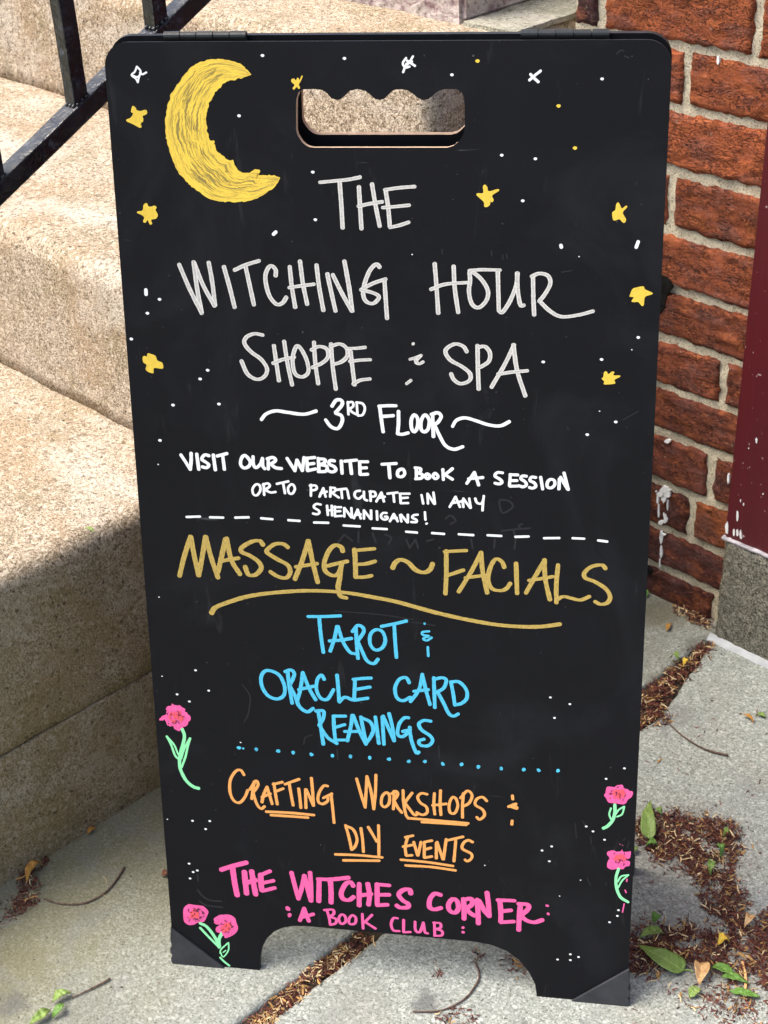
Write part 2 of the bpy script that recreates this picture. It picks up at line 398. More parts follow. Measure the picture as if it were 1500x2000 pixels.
for v in bm.verts: v.co += v.normal * (noise.noise(Vector((v.co.x * 40, v.co.y * 40, v.co.z * 130))) * 0.004)
obj('door_sill', bm, MSILL, stoop, label='door sill with wrinkled peeling purple paint')

bm = bmesh.new(); box(bm, Vector((-0.4985, 0.664, 0.7285)) - off, Vector((-0.4165, 1.16, 0.7345)) - off)
slice_axis(bm, 1, 0.5, 0.8, 0.012); slice_axis(bm, 0, -0.09, 0.0, 0.012)
for v in bm.verts: v.co += Vector((noise.noise(v.co * 60), noise.noise(v.co * 60 + Vector((3, 0, 0))), noise.noise(v.co * 50) * .3)) * 0.003
obj('ledge', bm, MLEDGE, stoop, label='grey green stone ledge beside the door sill')

# ------------------------------------------------------------------ brick wall
wall = thing('brick_wall', 'weathered orange red brick wall with pale mortar between stoop and maroon door frame', 'wall', (-0.372, WALL_Y, 0))
JOINTS = [-0.03, 0.045, 0.1075, 0.1745, 0.2482, 0.3123, 0.3792, 0.4459, 0.5185, 0.5909, 0.6658, 0.7355]
while JOINTS[-1] < 1.9: JOINTS.append(JOINTS[-1] + 0.074)
VJ = {0: None, 1: -0.100, 2: -0.1685, 3: -0.143, 4: None, 5: -0.135, 6: None, 7: None, 8: -0.2236, 9: None, 10: -0.211, 11: -0.333}
FULL = {0: -0.12, 1: -0.112, 4: -0.09, 6: -0.07, 7: -0.08, 9: -0.06}
rnd = random.Random(5)
bmB = bmesh.new(); tone = bmB.loops.layers.float_color.new('tone')
def brick(x0, x1, z0, z1, col, seed, fine=True):
    g = 0.0056
    x0 += g + rnd.uniform(-.001, .001); x1 -= g + rnd.uniform(-.001, .001); z0 += g + rnd.uniform(-.0012, .0012); z1 -= g + rnd.uniform(-.0012, .0012)
    if x1 - x0 < 0.006: return
    nx = max(2, int((x1 - x0) / 0.0035)) if fine else 4
    nz = max(2, int((z1 - z0) / 0.0035)) if fine else 3
    tilt = rnd.uniform(-0.012, 0.012)
    grid = []
    for j in range(nz + 1):
        row = []
        for i in range(nx + 1):
            u, w = i / nx, j / nz
            x = x0 + (x1 - x0) * u; z = z0 + (z1 - z0) * w
            dx = min(x - x0, x1 - x); dz = min(z - z0, z1 - z)
            e = min(dx, dz)
            rag = 0.0030 * noise.noise((x * 70, z * 70, seed)) + 0.0012 * noise.noise((x * 210, z * 210, seed))
            if i in (0, nx): x += rag * 1.2
            if j in (0, nz): z += rag * 1.1 + tilt * (u - 0.5) * 0.12
            p = Vector((x * 34, seed * 3.1, z * 85))
            wr = noise.fractal(p + Vector((noise.noise(p * 0.7) * 1.5, 0, 0)), 0.9, 2.1, 4)
            y = -0.0022 - 0.0020 * wr
            if e < 0.004: y += 0.0035 * (1 - e / 0.004) ** 2
            row.append(bmB.verts.new((x + 0.372, y, z)))
        grid.append(row)
    def face(vs):
        f = bmB.faces.new(vs); f.smooth = True
        for lp in f.loops: lp[tone] = (*col, 1)
    for j in range(nz):
        for i in range(nx): face((grid[j][i], grid[j][i + 1], grid[j + 1][i + 1], grid[j + 1][i]))
    ring = [grid[0][i] for i in range(nx + 1)] + [grid[j][nx] for j in range(1, nz + 1)] + \
           [grid[nz][i] for i in range(nx - 1, -1, -1)] + [grid[j][0] for j in range(nz - 1, 0, -1)]
    back = [bmB.verts.new((v.co.x, 0.05, v.co.z)) for v in ring]
    for i in range(len(ring)):
        k = (i + 1) % len(ring); face((ring[k], ring[i], back[i], back[k]))
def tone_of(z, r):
    hot = min(1, max(0, (z - 0.10) / 0.55))  # lower bricks darker: own brown clay, partly dimmer light put into the tone
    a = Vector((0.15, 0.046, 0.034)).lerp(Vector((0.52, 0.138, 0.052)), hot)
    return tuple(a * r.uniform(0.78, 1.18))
XL, XR = -0.372, 1.3
for c in range(len(JOINTS) - 1):
    z0, z1 = JOINTS[c], JOINTS[c + 1]
    vj = VJ.get(c)
    if c < 12: base = vj if vj is not None else FULL.get(c, -0.1)
    else: base = -0.22 if c % 2 else -0.32
    xs = [base]
    while xs[0] > XL: xs.insert(0, xs[0] - 0.208)
    while xs[-1] < XR: xs.append(xs[-1] + 0.208)
    xs = [x for x in xs if XL + 0.02 < x < XR]
    xs = [XL - 0.0045] + xs + [XR]
    for k, (a, b) in enumerate(zip(xs, xs[1:])):
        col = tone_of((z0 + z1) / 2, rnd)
        if c == 11 and b < -0.32: col = (0.10, 0.045, 0.045)
        if c == 2 and a > -0.2: col = (0.33, 0.095, 0.035)
        if c == 1 and a > -0.12: col = (0.09, 0.03, 0.035)
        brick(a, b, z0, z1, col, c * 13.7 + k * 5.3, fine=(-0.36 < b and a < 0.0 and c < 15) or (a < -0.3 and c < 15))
obj('bricks', bmB, MBRICK, wall)
bm = bmesh.new()
nxm, nzm = 150, 330
def mz(x, z): return 0.0022 + 0.0022 * noise.noise((x * 40, 3, z * 40)) + 0.0013 * noise.noise((x * 150, 9, z * 150))
grid = [[bm.verts.new((x, 0.0005 + mz(x, z), z)) for x in [0.38 * i / nxm for i in range(nxm + 1)] + [1.67]] for z in [-0.05 + 1.15 * j / nzm for j in range(nzm + 1)] + [1.9]]
for j in range(nzm + 1):
    for i in range(nxm + 1): bm.faces.new((grid[j][i], grid[j][i + 1], grid[j + 1][i + 1], grid[j + 1][i]))
bmesh.ops.recalc_face_normals(bm, faces=bm.faces)
# body behind, with the left end of the wall
vs = box(bm, (0.0, 0.02, -0.05), (1.67, 0.30, 1.9))
obj('mortar', bm, MMORTAR, wall, smooth=True)
def splash(name, parent, mat, pts_list, y, loc, **kw):
    bm = bmesh.new()
    for pts in pts_list:
        vs = [bm.verts.new(on_wall(u, v, y) - Vector(loc)) for u, v in pts]
        f = bm.faces.new(vs)
    r = bmesh.ops.extrude_face_region(bm, geom=bm.faces[:])
    for e in r['geom']:
        if isinstance(e, bmesh.types.BMVert): e.co.y += 0.003
    return obj(name, bm, mat, parent, **kw)
def blob(cx, cy, rx, ry, seed, n=14, wob=0.35):
    return [(cx + rx * math.cos(t) * (1 + wob * noise.noise((math.cos(t) * 1.7, math.sin(t) * 1.7, seed))),
             cy + ry * math.sin(t) * (1 + wob * noise.noise((math.cos(t) * 1.7, math.sin(t) * 1.7, seed + 9)))) for t in [2 * math.pi * i / n for i in range(n)]]
drip = [blob(1298, 957, 9, 6, 1, wob=.8), blob(1290, 966, 7, 6, 41, wob=.9), blob(1303, 967, 5, 6, 42, wob=.9), blob(1296, 973, 4, 8, 43, wob=.7), blob(1284, 976, 2, 8, 44, wob=.6), blob(1307, 958, 2, 2, 45), blob(1281, 960, 1.5, 2, 46), blob(1286, 998, 1.6, 14, 2, wob=.6), blob(1303, 988, 1.0, 9, 3, wob=.6), blob(1296, 1005, 1, 4, 47), blob(1290, 1021, 5, 4, 4), blob(1299, 1014, 3.5, 9, 5, wob=.7),
        blob(1291, 1050, 3.5, 10, 6, wob=.6), blob(1291, 1078, 2.4, 13, 7), blob(1288, 1100, 1.2, 8, 8), blob(1293, 1045, 5, 2.5, 9), blob(1303, 862, 6, 3.5, 10), blob(1402, 118, 2.4, 9, 11, 10, .2)]
splash('paint_splash', wall, MPAINTDRIP, drip, WALL_Y - 0.0040, (-0.372, WALL_Y, 0), label='white paint splash running down the lower bricks')

splash('gap_shade', wall, mat_plain('cavity_shade', (0.012, 0.011, 0.010), 0.9, 0.1, 0.5, 200), [[(1286,536),(1300,540),(1310,550),(1313,562),(1303,575),(1297,600),(1290,612),(1282,606),(1280,560)]], WALL_Y - 0.0034, (-0.372, WALL_Y, 0), label='flat dark patch painted for the shade in a broken mortar joint')  # flat near-black patch; the shade inside the hole is its colour
splash('gap_shade', wall, bpy.data.materials['cavity_shade'], [[(1256,1103),(1266,1108),(1274,1115),(1270,1124),(1256,1115)]], WALL_Y - 0.0046, (-0.372, WALL_Y, 0))  # lower gap, its shade painted the same way

# ------------------------------------------------------------------ door frame on its plinth
door = thing('door_frame', 'maroon painted door frame standing on a rough grey stone plinth at the right edge', 'door frame', (-0.1, PLY, 0))
L0 = Vector((-0.1, PLY, 0))
bm = bmesh.new()
vs = box(bm, (0.0, 0, 0), (1.2, 0.1, 1))
for v in bm.verts:
    z = 0.1565 + v.co.z * 1.75
    left = v.co.x < 0.5
    x = (-0.0965 + (z - 0.1565) * 0.0215) if left else 1.1
    v.co = Vector((x, PLY + 0.004 + v.co.y * 0.6, z)) - L0
bmesh.ops.bevel(bm, geom=[e for e in bm.edges if all(v.co.x < 0.1 and v.co.y < 0.01 for v in e.verts)], offset=0.002, segments=2, affect='EDGES')
obj('jamb', bm, MRED, door)
bm = bmesh.new(); box(bm, Vector((-0.1005, PLY, -0.02)) - L0, Vector((1.1, PLY + 0.1, 0.1555)) - L0)
for v in bm.verts:
    if v.co.x < 0.1 and v.co.z > 0.1: v.co.x += 0.0045
bmesh.ops.bevel(bm, geom=[e for e in bm.edges if all(v.co.x < 0.1 and v.co.y < 0.01 for v in e.verts)], offset=0.006, segments=3, affect='EDGES')
slice_axis(bm, 0, 0.0, 0.3, 0.008); slice_axis(bm, 2, 0.0, 0.15, 0.008)
bm.normal_update()
for v in bm.verts: v.co += v.normal * noise.noise(v.co * 60) * 0.0016
obj('plinth', bm, MPLINTH, door, smooth=True)
bm = bmesh.new()
prev = None
for i in range(90):
    x = -0.104 + i * 0.008
    a = 0.0025 * noise.noise((x * 45, 1, 0)); b = 0.002 * noise.noise((x * 60, 4, 0))
    row = [bm.verts.new(Vector((x, y, z)) - L0) for y, z in ((PLY - 0.0075 + a, 0.0003), (PLY - 0.006 + a, 0.002), (PLY - 0.001, 0.0065 + b), (PLY + 0.002, 0.0065 + b))]
    if prev:
        for k in range(3): bm.faces.new((prev[k], row[k], row[k + 1], prev[k + 1]))
    prev = row
obj('caulk_bead', bm, MCAULK, door, smooth=True)
# bead between jamb and plinth
bm = bmesh.new(); prev = None
for i in range(80):
    x = -0.098 + i * 0.006
    a = 0.0014 * noise.noise((x * 80, 7, 0)); b = 0.002 * noise.noise((x * 50, 3, 2))
    row = [bm.verts.new(Vector((x, y, z)) - L0) for y, z in ((PLY + 0.002, 0.1545), (PLY - 0.0012 + a, 0.1550 + b * .5), (PLY + 0.0005, 0.1578 + b), (PLY + 0.006, 0.1582 + b))]
    if prev:
        for k in range(3): bm.faces.new((prev[k], row[k], row[k + 1], prev[k + 1]))
    prev = row
obj('caulk_bead', bm, mat_plain('grey_worn_caulk', (0.36, 0.34, 0.36), 0.7, 0.2, 0.5, 90, 0.001), door, smooth=True)
chips = [[(sum(p[0] for p in q) / len(q) + .72 * (x - sum(p[0] for p in q) / len(q)), y) for x, y in q] for q in [blob(1419, 1033, 4, 13, 21, wob=.7), blob(1433, 1040, 3, 7, 22), blob(1440, 1041, 3, 7, 23), blob(1446, 1043, 2.5, 8, 24), blob(1440, 1008, 2.6, 11, 25, wob=.4), blob(1422, 935, 2.4, 9, 26),
         blob(1424, 1053, 6, 2.5, 27), blob(1447, 1050, 3, 3, 28), blob(1446, 978, 1.2, 3, 29), blob(1452, 985, 1.3, 3, 30), blob(1477, 860, 2.5, 5, 31, wob=.8), blob(1462, 876, 1.2, 1.2, 33), blob(1490, 965, 1.4, 1.4, 34)]]
splash('paint_chip', door, MPAINTDRIP, chips, PLY + 0.0034, (-0.1, PLY, 0), label='white flaked paint spots at the foot of the maroon jamb')

# ------------------------------------------------------------------ iron railing
RX = -0.47
rail = thing('iron_railing', 'glossy black iron stair railing with square balusters behind the sign', 'railing', (RX, 0.157, 0.56))
RL = Vector((RX, 0.157, 0.56)); SL = math.tan(math.radians(23.8))
def rz(y): return 0.7865 + (y - 0.0893) * 0.4865
def bar(name, y0, y1, hw, zt, zb, **kw):
    bm = bmesh.new()
    n = 60; prev = None
    for i in range(n + 1):
        y = y0 + (y1 - y0) * i / n; z = rz(y)
        w = 0.0006
        row = [bm.verts.new(Vector((RX + sx * (hw + w * noise.noise((y * 40, sx, 1))), y, z + sz + w * noise.noise((y * 50, sx, sz * 90)))) - RL)
               for sx, sz in ((-1, zt), (1, zt), (1, -zb), (-1, -zb))]
        if prev:
            for k in range(4): bm.faces.new((prev[k], prev[(k + 1) % 4], row[(k + 1) % 4], row[k]))
        else: bm.faces.new(row)
        prev = row
    bm.faces.new(prev)
    o = obj(name, bm, MIRON, rail, **kw)
    m = o.modifiers.new('edge', 'BEVEL'); m.width = 0.0018; m.segments = 2; m.limit_method = 'ANGLE'
    return o
bar('bottom_rail', -0.75, 1.0, 0.0105, 0.0, 0.021)
def top_bar():
    global rz
    old = rz; rz = lambda y: old(y) + 0.70
    bar('handrail', -0.75, 1.0, 0.020, 0.0, 0.022); rz = old
top_bar()
for k in range(-6, 9):
    y = 0.0893 + k * 0.1040
    bm = bmesh.new(); h = 0.0082
    for a, b in ((0, 1),):
        vs = box(bm, (RX - h, y - h, rz(y) - 0.004), (RX + h, y + h, rz(y) + 0.69))
    for v in bm.verts: v.co -= RL
    for sx, sy in ((-1, 0), (1, 0), (0, -1), (0, 1)):
        for t in (-0.5, 0.1, 0.6):
            q = Vector((RX + sx * h + (sy != 0) * t * h * 1.2, y + sy * h + (sx != 0) * t * h * 1.2, 0)); q.z = rz(q.y) + 0.0004
            bmesh.ops.create_icosphere(bm, subdivisions=1, radius=0.0028, matrix=Matrix.Translation(q - RL))
    slice_axis(bm, 2, 0.0, 1.3, 0.02)
    for v in bm.verts: v.co += Vector((noise.noise((v.co.z * 30, k, v.co.x * 50)), noise.noise((v.co.z * 30, k, 5 + v.co.y * 50)), 0)) * 0.0006
    o = obj('baluster', bm, MIRON, rail)
    m = o.modifiers.new('edge', 'BEVEL'); m.width = 0.0013; m.segments = 2; m.limit_method = 'ANGLE'

# ------------------------------------------------------------------ the A-frame sign
YAW = math.radians(35.9126); LEAN = 0.18970; BW, BH, BT = 0.4585, 0.9045, 0.0065
XB = Vector((math.cos(YAW), math.sin(YAW), 0))
NB = Vector((math.sin(YAW) * math.cos(LEAN), -math.cos(YAW) * math.cos(LEAN), math.sin(LEAN)))
UB = Vector((-math.sin(YAW) * math.sin(LEAN), math.cos(YAW) * math.sin(LEAN), math.cos(LEAN)))
sign = thing('sandwich_board', 'black A-frame chalkboard sign with hand lettering, moon and flowers standing on the pavement', 'sign', (0, 0, 0), YAW)
def on_board(u, v):
    d = pix_ray(u, v); t = -(CAM_POS @ NB) / (d @ NB) if False else -CAM_POS.dot(NB) / d.dot(NB)
    P = CAM_POS + d * t
    return P.dot(XB), P.dot(UB)
def front(x, y, n=0.0):         # board coordinates -> sign-local
    return Vector((x, y * math.sin(LEAN) - n * math.cos(LEAN), y * math.cos(LEAN) + n * math.sin(LEAN)))
REAR = -0.006                   # lean of the rear panel
TOPF = front(0, BH, -BT)
GAP = 0.0065
def rear(x, y, n=0.0):          # n away from the front panel; rear panel hangs from the hinge line
    d = BH - y
    return Vector((x, TOPF.y + GAP + d * math.sin(REAR) + n * math.cos(REAR), TOPF.z + 0.003 - d * math.cos(REAR) * (TOPF.z + 0.003) / (BH * math.cos(REAR)) + n * math.sin(REAR)))
def arc(cx, cy, r, a0, a1, n=8):
    return [(cx + r * math.cos(math.radians(a0 + (a1 - a0) * i / n)), cy + r * math.sin(math.radians(a0 + (a1 - a0) * i / n))) for i in range(n + 1)]
R = 0.0195; hw = BW / 2
outline = [(-hw, 0.0)] + [(-0.1395, 0.0)]
arch = [(508, 1868), (513, 1848), (522, 1832), (536, 1819), (552, 1812), (572, 1808.5), (600, 1809)]
outline += [on_board(*p) for p in arch]
archr = [(925, 1839), (958, 1845), (990, 1857), (1015, 1876), (1034, 1900), (1045, 1922)]
outline += [on_board(*p) for p in archr] + [(0.1415, 0.0), (hw, 0.0)]
outline += arc(hw - R, BH - R, R, 0, 90) + arc(-hw + R, BH - R, R, 90, 180)
hz = [(1043,500),(1038,450),(1025,420),(995,402),(925,402),(900,408),(880,420),(850,445),(830,460),(800,466),(770,455),(740,430),(710,410),(670,402),(640,405),(620,412),(590,440),(570,460),(545,466),(515,458),(490,435),(460,412),(415,402),(370,412),(335,445),(315,462),(290,466),(260,455),(235,425),(205,407),(160,402),(100,403),(70,420),(57,455),(55,500),(55,640),(62,668),(75,690),(90,712),(110,730),(132,741),(160,745),(940,745),(975,735),(1000,715),(1020,693),(1035,665),(1043,620)]
hole = [on_board(560 + u / 3, 40 + v / 3) for u, v in hz]
def panel(name, fn, rgap, label=None):
    bm = bmesh.new()
    loops = [[Vector((x, y, 0)) for x, y in outline], [Vector((x, y, 0)) for x, y in hole]]
    flat = [p for lp in loops for p in lp]
    tris = tessellate_polygon(loops)
    a = [bm.verts.new(fn(p.x, p.y, 0)) for p in flat]; b = [bm.verts.new(fn(p.x, p.y, rgap)) for p in flat]
    for t in tris:
        bm.faces.new([a[i] for i in t]); bm.faces.new([b[i] for i in reversed(t)])
    s = 0
    for li, lp in enumerate(loops):
        n = len(lp)
        for i in range(n):
            k = (i + 1) % n
            f = bm.faces.new((a[s + i], a[s + k], b[s + k], b[s + i])); f.material_index = 2 if li == 1 else 1
        s += n
    o = obj(name, bm, [MBOARD, MEDGE, MWOOD], sign)
    if label: o['label'] = label
    return o
front_panel = panel('front_panel', front, -BT)
rear_panel = panel('rear_panel', rear, BT)
# hinges: five knuckles and a pin in each
def hinge(u0, u1):
    x0 = on_board(u0, 78)[0]; x1 = on_board(u1, 78)[0]
    bm = bmesh.new(); n = 5
    c = (front(0, BH + 0.0022, -BT) + rear(0, BH, 0) + Vector((0, 0, 0.002))) / 2
    for k in range(n):
        a = x0 + (x1 - x0) * k / n + 0.0004; b = x0 + (x1 - x0) * (k + 1) / n - 0.0004
        r = 0.0036 if k % 2 == 0 else 0.0033
        for f, t in ((0, 1),):
            ra = [bm.verts.new((a, c.y + r * math.cos(t), c.z + r * math.sin(t))) for t in [2 * math.pi * i / 14 for i in range(14)]]
            rb = [bm.verts.new((b, v.co.y, v.co.z)) for v in ra]
            bm.faces.new(ra); bm.faces.new(rb)
            for i in range(14): bm.faces.new((ra[i], ra[(i + 1) % 14], rb[(i + 1) % 14], rb[i]))
    o = obj('hinge', bm, MHINGE, sign)
    bm = bmesh.new()
    box(bm, (x0, c.y - 0.0012, c.z - 0.022), (x1, c.y + 0.0004, c.z - 0.002))
    obj('hinge_leaf', bm, MHINGE, o)
hinge(314, 477); hinge(1015, 1190)
# plastic corner guards on the feet
def guard(side, fn, pts, t):
    bm = bmesh.new()
    pts = [(x * side, y) for x, y in pts]
    a = [bm.verts.new(fn(x, y, 0.0022 if t > 0 else 0.0105)) for x, y in pts]
    b = [bm.verts.new(fn(x, y, -0.009 if t > 0 else -0.003)) for x, y in pts]
    bm.faces.new(a); bm.faces.new(list(reversed(b)))
    n = len(pts)
    for i in range(n): bm.faces.new((a[i], a[(i + 1) % n], b[(i + 1) % n], b[i]))
    o = obj('corner_guard', bm, MPLASTIC, sign)
    m = o.modifiers.new('edge', 'BEVEL'); m.width = 0.0007; m.segments = 2; m.limit_method = 'ANGLE'
gx = hw + 0.0016
gp = [(0.1745, -0.0012), (0.188, -0.0022), (0.200, -0.0016), (0.211, -0.0036), (0.2225, -0.0042), (0.2295, -0.003), (gx + 0.001, 0.002), (gx + 0.0012, 0.006), (gx - 0.001, 0.0095),
      (gx + 0.0012, 0.013), (gx + 0.0012, 0.018), (gx - 0.001, 0.0215), (gx, 0.026), (gx, 0.032), (gx - 0.0008, 0.0385), (hw + 0.0005, 0.0435)]
for fn, t in ((front, 1), (rear, -1)):
    guard(1, fn, gp, t); guard(-1, fn, gp, t)

# ------------------------------------------------------------------ drawing on the front panel
INK = {
 'white': mat_ink('worn_white_marker', (0.80, 0.77, 0.72), 0.5, 0.9),
 'solid': mat_ink('white_marker', (0.86, 0.88, 0.88), 0.05),
 'gold': mat_ink('gold_marker', (0.64, 0.45, 0.115), 0.85, 0.45),
 'yellow': mat_ink('yellow_marker', (0.86, 0.60, 0.075), 0.35, 0.1),
 'cyan': mat_ink('blue_marker', (0.10, 0.60, 0.86), 0.6),
 'orange': mat_ink('orange_marker', (1.0, 0.44, 0.125), 0.55),
 'pink': mat_ink('pink_marker', (0.98, 0.14, 0.40), 0.45),
 'coral': mat_ink('coral_marker', (0.95, 0.12, 0.14), 0.3),
 'mint': mat_ink('mint_marker', (0.30, 0.86, 0.42), 0.2),
 'faint': mat_ink('wiped_marker', (0.020, 0.020, 0.023), 0.6),
 'gap': mat_ink('bare_board_gap', (0.05, 0.012, 0.022), 0.2),
}
def catmull(pts, closed):
    if len(pts) < 3: return pts
    P = [Vector(p).to_2d() if len(p) == 2 else Vector(p[:2]) for p in pts]
    n = len(P); out = []
    rng = range(n if closed else n - 1)
    for i in rng:
        p0 = P[(i - 1) % n] if closed or i > 0 else P[0] * 2 - P[1]
        p1, p2 = P[i], P[(i + 1) % n]
        p3 = P[(i + 2) % n] if closed or i + 2 < n else P[n - 1] * 2 - P[n - 2]
        for k in range(8):
            t = k / 8
            out.append(0.5 * (2 * p1 + (p2 - p0) * t + (2 * p0 - 5 * p1 + 4 * p2 - p3) * t * t + (3 * p1 - p0 - 3 * p2 + p3) * t ** 3))
    out.append(P[0] if closed else P[-1])
    return out
def resample(pts, step):
    P = [Vector(p) for p in pts]; out = [P[0]]; acc = 0.0
    for a, b in zip(P, P[1:]):
        L = (b - a).length
        if L < 1e-9: continue
        s = step - acc
        while s <= L:
            out.append(a.lerp(b, s / L)); s += step
        acc = L - (s - step)
    if (out[-1] - P[-1]).length > step * 0.25: out.append(P[-1])
    else: out[-1] = P[-1]
    return out
class Ink:
    """flat strokes of marker ink, each laid a hair above the one before"""
    def __init__(s): s.bm = bmesh.new(); s.chisel = 0.0; s.uv = s.bm.loops.layers.uv.new('UVMap'); s.k = 0; s.rn = random.Random(11)
    def stroke(s, pts, w, closed=False, base=0.00012):
        bd = [Vector(on_board(*p)) for p in catmull(pts, closed)] if len(pts) > 1 else [Vector(on_board(*pts[0]))]
        mm = (Vector(on_board(pts[0][0] + 10, pts[0][1])) - Vector(on_board(*pts[0]))).length / 10
        hwid = w * mm / 2; s.k += 1; h0 = base + s.k * 0.0000045
        if len(bd) == 1 or (bd[-1] - bd[0]).length < 1e-6 and not closed:
            return s.dot(pts[0], w)
        rs = resample(bd, 0.0011)
        if len(rs) < 2: rs = [bd[0], bd[-1]]
        n = len(rs); rows = []; d0 = (rs[1] - rs[0]).normalized(); d1 = (rs[-1] - rs[-2]).normalized()
        seq = []
        if not closed:
            for t in (1.0, 0.92, 0.7, 0.38): seq.append((rs[0] - d0 * hwid * t * 0.85, d0, max(0.08, math.sqrt(1 - t * t))))
        for i in range(n):
            d = (rs[min(n - 1, i + 1)] - rs[max(0, i - 1)])
            if closed and i in (0, n - 1): d = rs[1] - rs[-2]
            seq.append((rs[i], d.normalized(), 1.0))
        if not closed:
            for t in (0.38, 0.7, 0.92, 1.0): seq.append((rs[-1] + d1 * hwid * t * 0.85, d1, max(0.08, math.sqrt(1 - t * t))))
        al = s.rn.uniform(0, 50); ph = s.rn.uniform(0, 99); prev = None; last = None
        for i, (c, d, f) in enumerate(seq):
            nrm = Vector((-d.y, d.x))
            if last is not None: al += (c - last).length
            last = c
            thin = 1.0 - s.chisel * (1 - abs(d.y)) ** 1.3
            wob = 1 + 0.10 * noise.noise((al * 90, ph, 0)) + 0.06 * noise.noise((al * 400, ph, 2))
            wl = hwid * f * thin * (wob + 0.05 * noise.noise((al * 500, ph, 7))); wr = hwid * f * thin * (wob + 0.05 * noise.noise((al * 500, ph, 4)))
            h = h0 + i * 0.0000002
            a, b = c + nrm * wl, c - nrm * wr
            row = (s.bm.verts.new(front(a.x, a.y, h)), s.bm.verts.new(front(b.x, b.y, h)), al)
            if prev:
                f_ = s.bm.faces.new((prev[0], prev[1], row[1], row[0]))
                for lp, uvv in zip(f_.loops, ((prev[2], f), (prev[2], -f), (row[2], -f), (row[2], f))): lp[s.uv].uv = (uvv[0], uvv[1])
            prev = row
        return s
    def dot(s, p, w, stretch=1.0):
        s.k += 1; c = Vector(on_board(*p)); mm = (Vector(on_board(p[0] + 10, p[1])) - c).length / 10
        r = w * mm / 2; ang = s.rn.uniform(0, 6.28); vs = []
        for i in range(12):
            t = 2 * math.pi * i / 12
            rr = r * (1 + s.rn.uniform(-.14, .14))
            q = Vector((math.cos(t) * rr * 1.12, math.sin(t) * rr * 0.92)); q.rotate(Matrix.Rotation(ang, 2))
            vs.append(s.bm.verts.new(front(c.x + q.x, c.y + q.y, 0.00012 + s.k * 0.0000045)))
        f = s.bm.faces.new(vs)
        for lp in f.loops: lp[s.uv].uv = (s.k * 0.37, 0.95)
    def fill(s, pts, smooth=True):
        s.k += 1
        b = [Vector(on_board(*p)) for p in (catmull(pts, True) if smooth else pts)]
        if smooth: b = b[:-1]
        vs = [s.bm.verts.new(front(c.x, c.y, 0.00011 + s.k * 0.0000045)) for c in b]
        for t in tessellate_polygon([[Vector((c.x, c.y, 0)) for c in b]]):
            f = s.bm.faces.new([vs[i] for i in t])
            for lp in f.loops:
                lp[s.uv].uv = (lp.vert.co.x, lp.vert.co.z * 55)
    def done(s, name, ink, label):
        me = bpy.data.meshes.new(name)
        want = (front(0, 0, 1) - front(0, 0, 0))
        s.bm.normal_update()
        bmesh.ops.reverse_faces(s.bm, faces=[f for f in s.bm.faces if f.normal.dot(want) < 0])
        s.bm.to_mesh(me); s.bm.free()
        return link(name, me, INK[ink] if isinstance(ink, str) else ink, front_panel, label=label or '')

def L(*p): return ('l', p)          # pen stroke through the points with soft corners
def C(*p): return ('c', p)          # closed loop
def D(*p): return ('d', p)          # dots
def draw(name, ink, label, *blocks):
    """block = (origin x, origin y, enlargement, pen width, strokes): tracing coordinates of one detail of the lettering"""
    k = Ink(); k.chisel = {'white': 0.26, 'gold': 0.32, 'pink': 0.22, 'cyan': 0.15}.get(ink, 0.1)
    for ox, oy, sc, w, strokes in blocks:
        for typ, pts in strokes:
            px = [(ox + a / sc, oy + b / sc) for a, b in pts]
            if typ == 'd':
                for p in px: k.dot(p, w / sc)
            else: k.stroke(px, w / sc, typ == 'c')
    return k.done(name, ink, label)
def draw_each(name, ink, label, *blocks):
    for ox, oy, sc, w, strokes in blocks:
        for typ, pts in strokes:
            for one in ([(typ, (p,)) for p in pts] if typ == 'd' else [(typ, pts)]):
                o = draw(name, ink, label, (ox, oy, sc, w, [one]))
                if not label: del o['label']
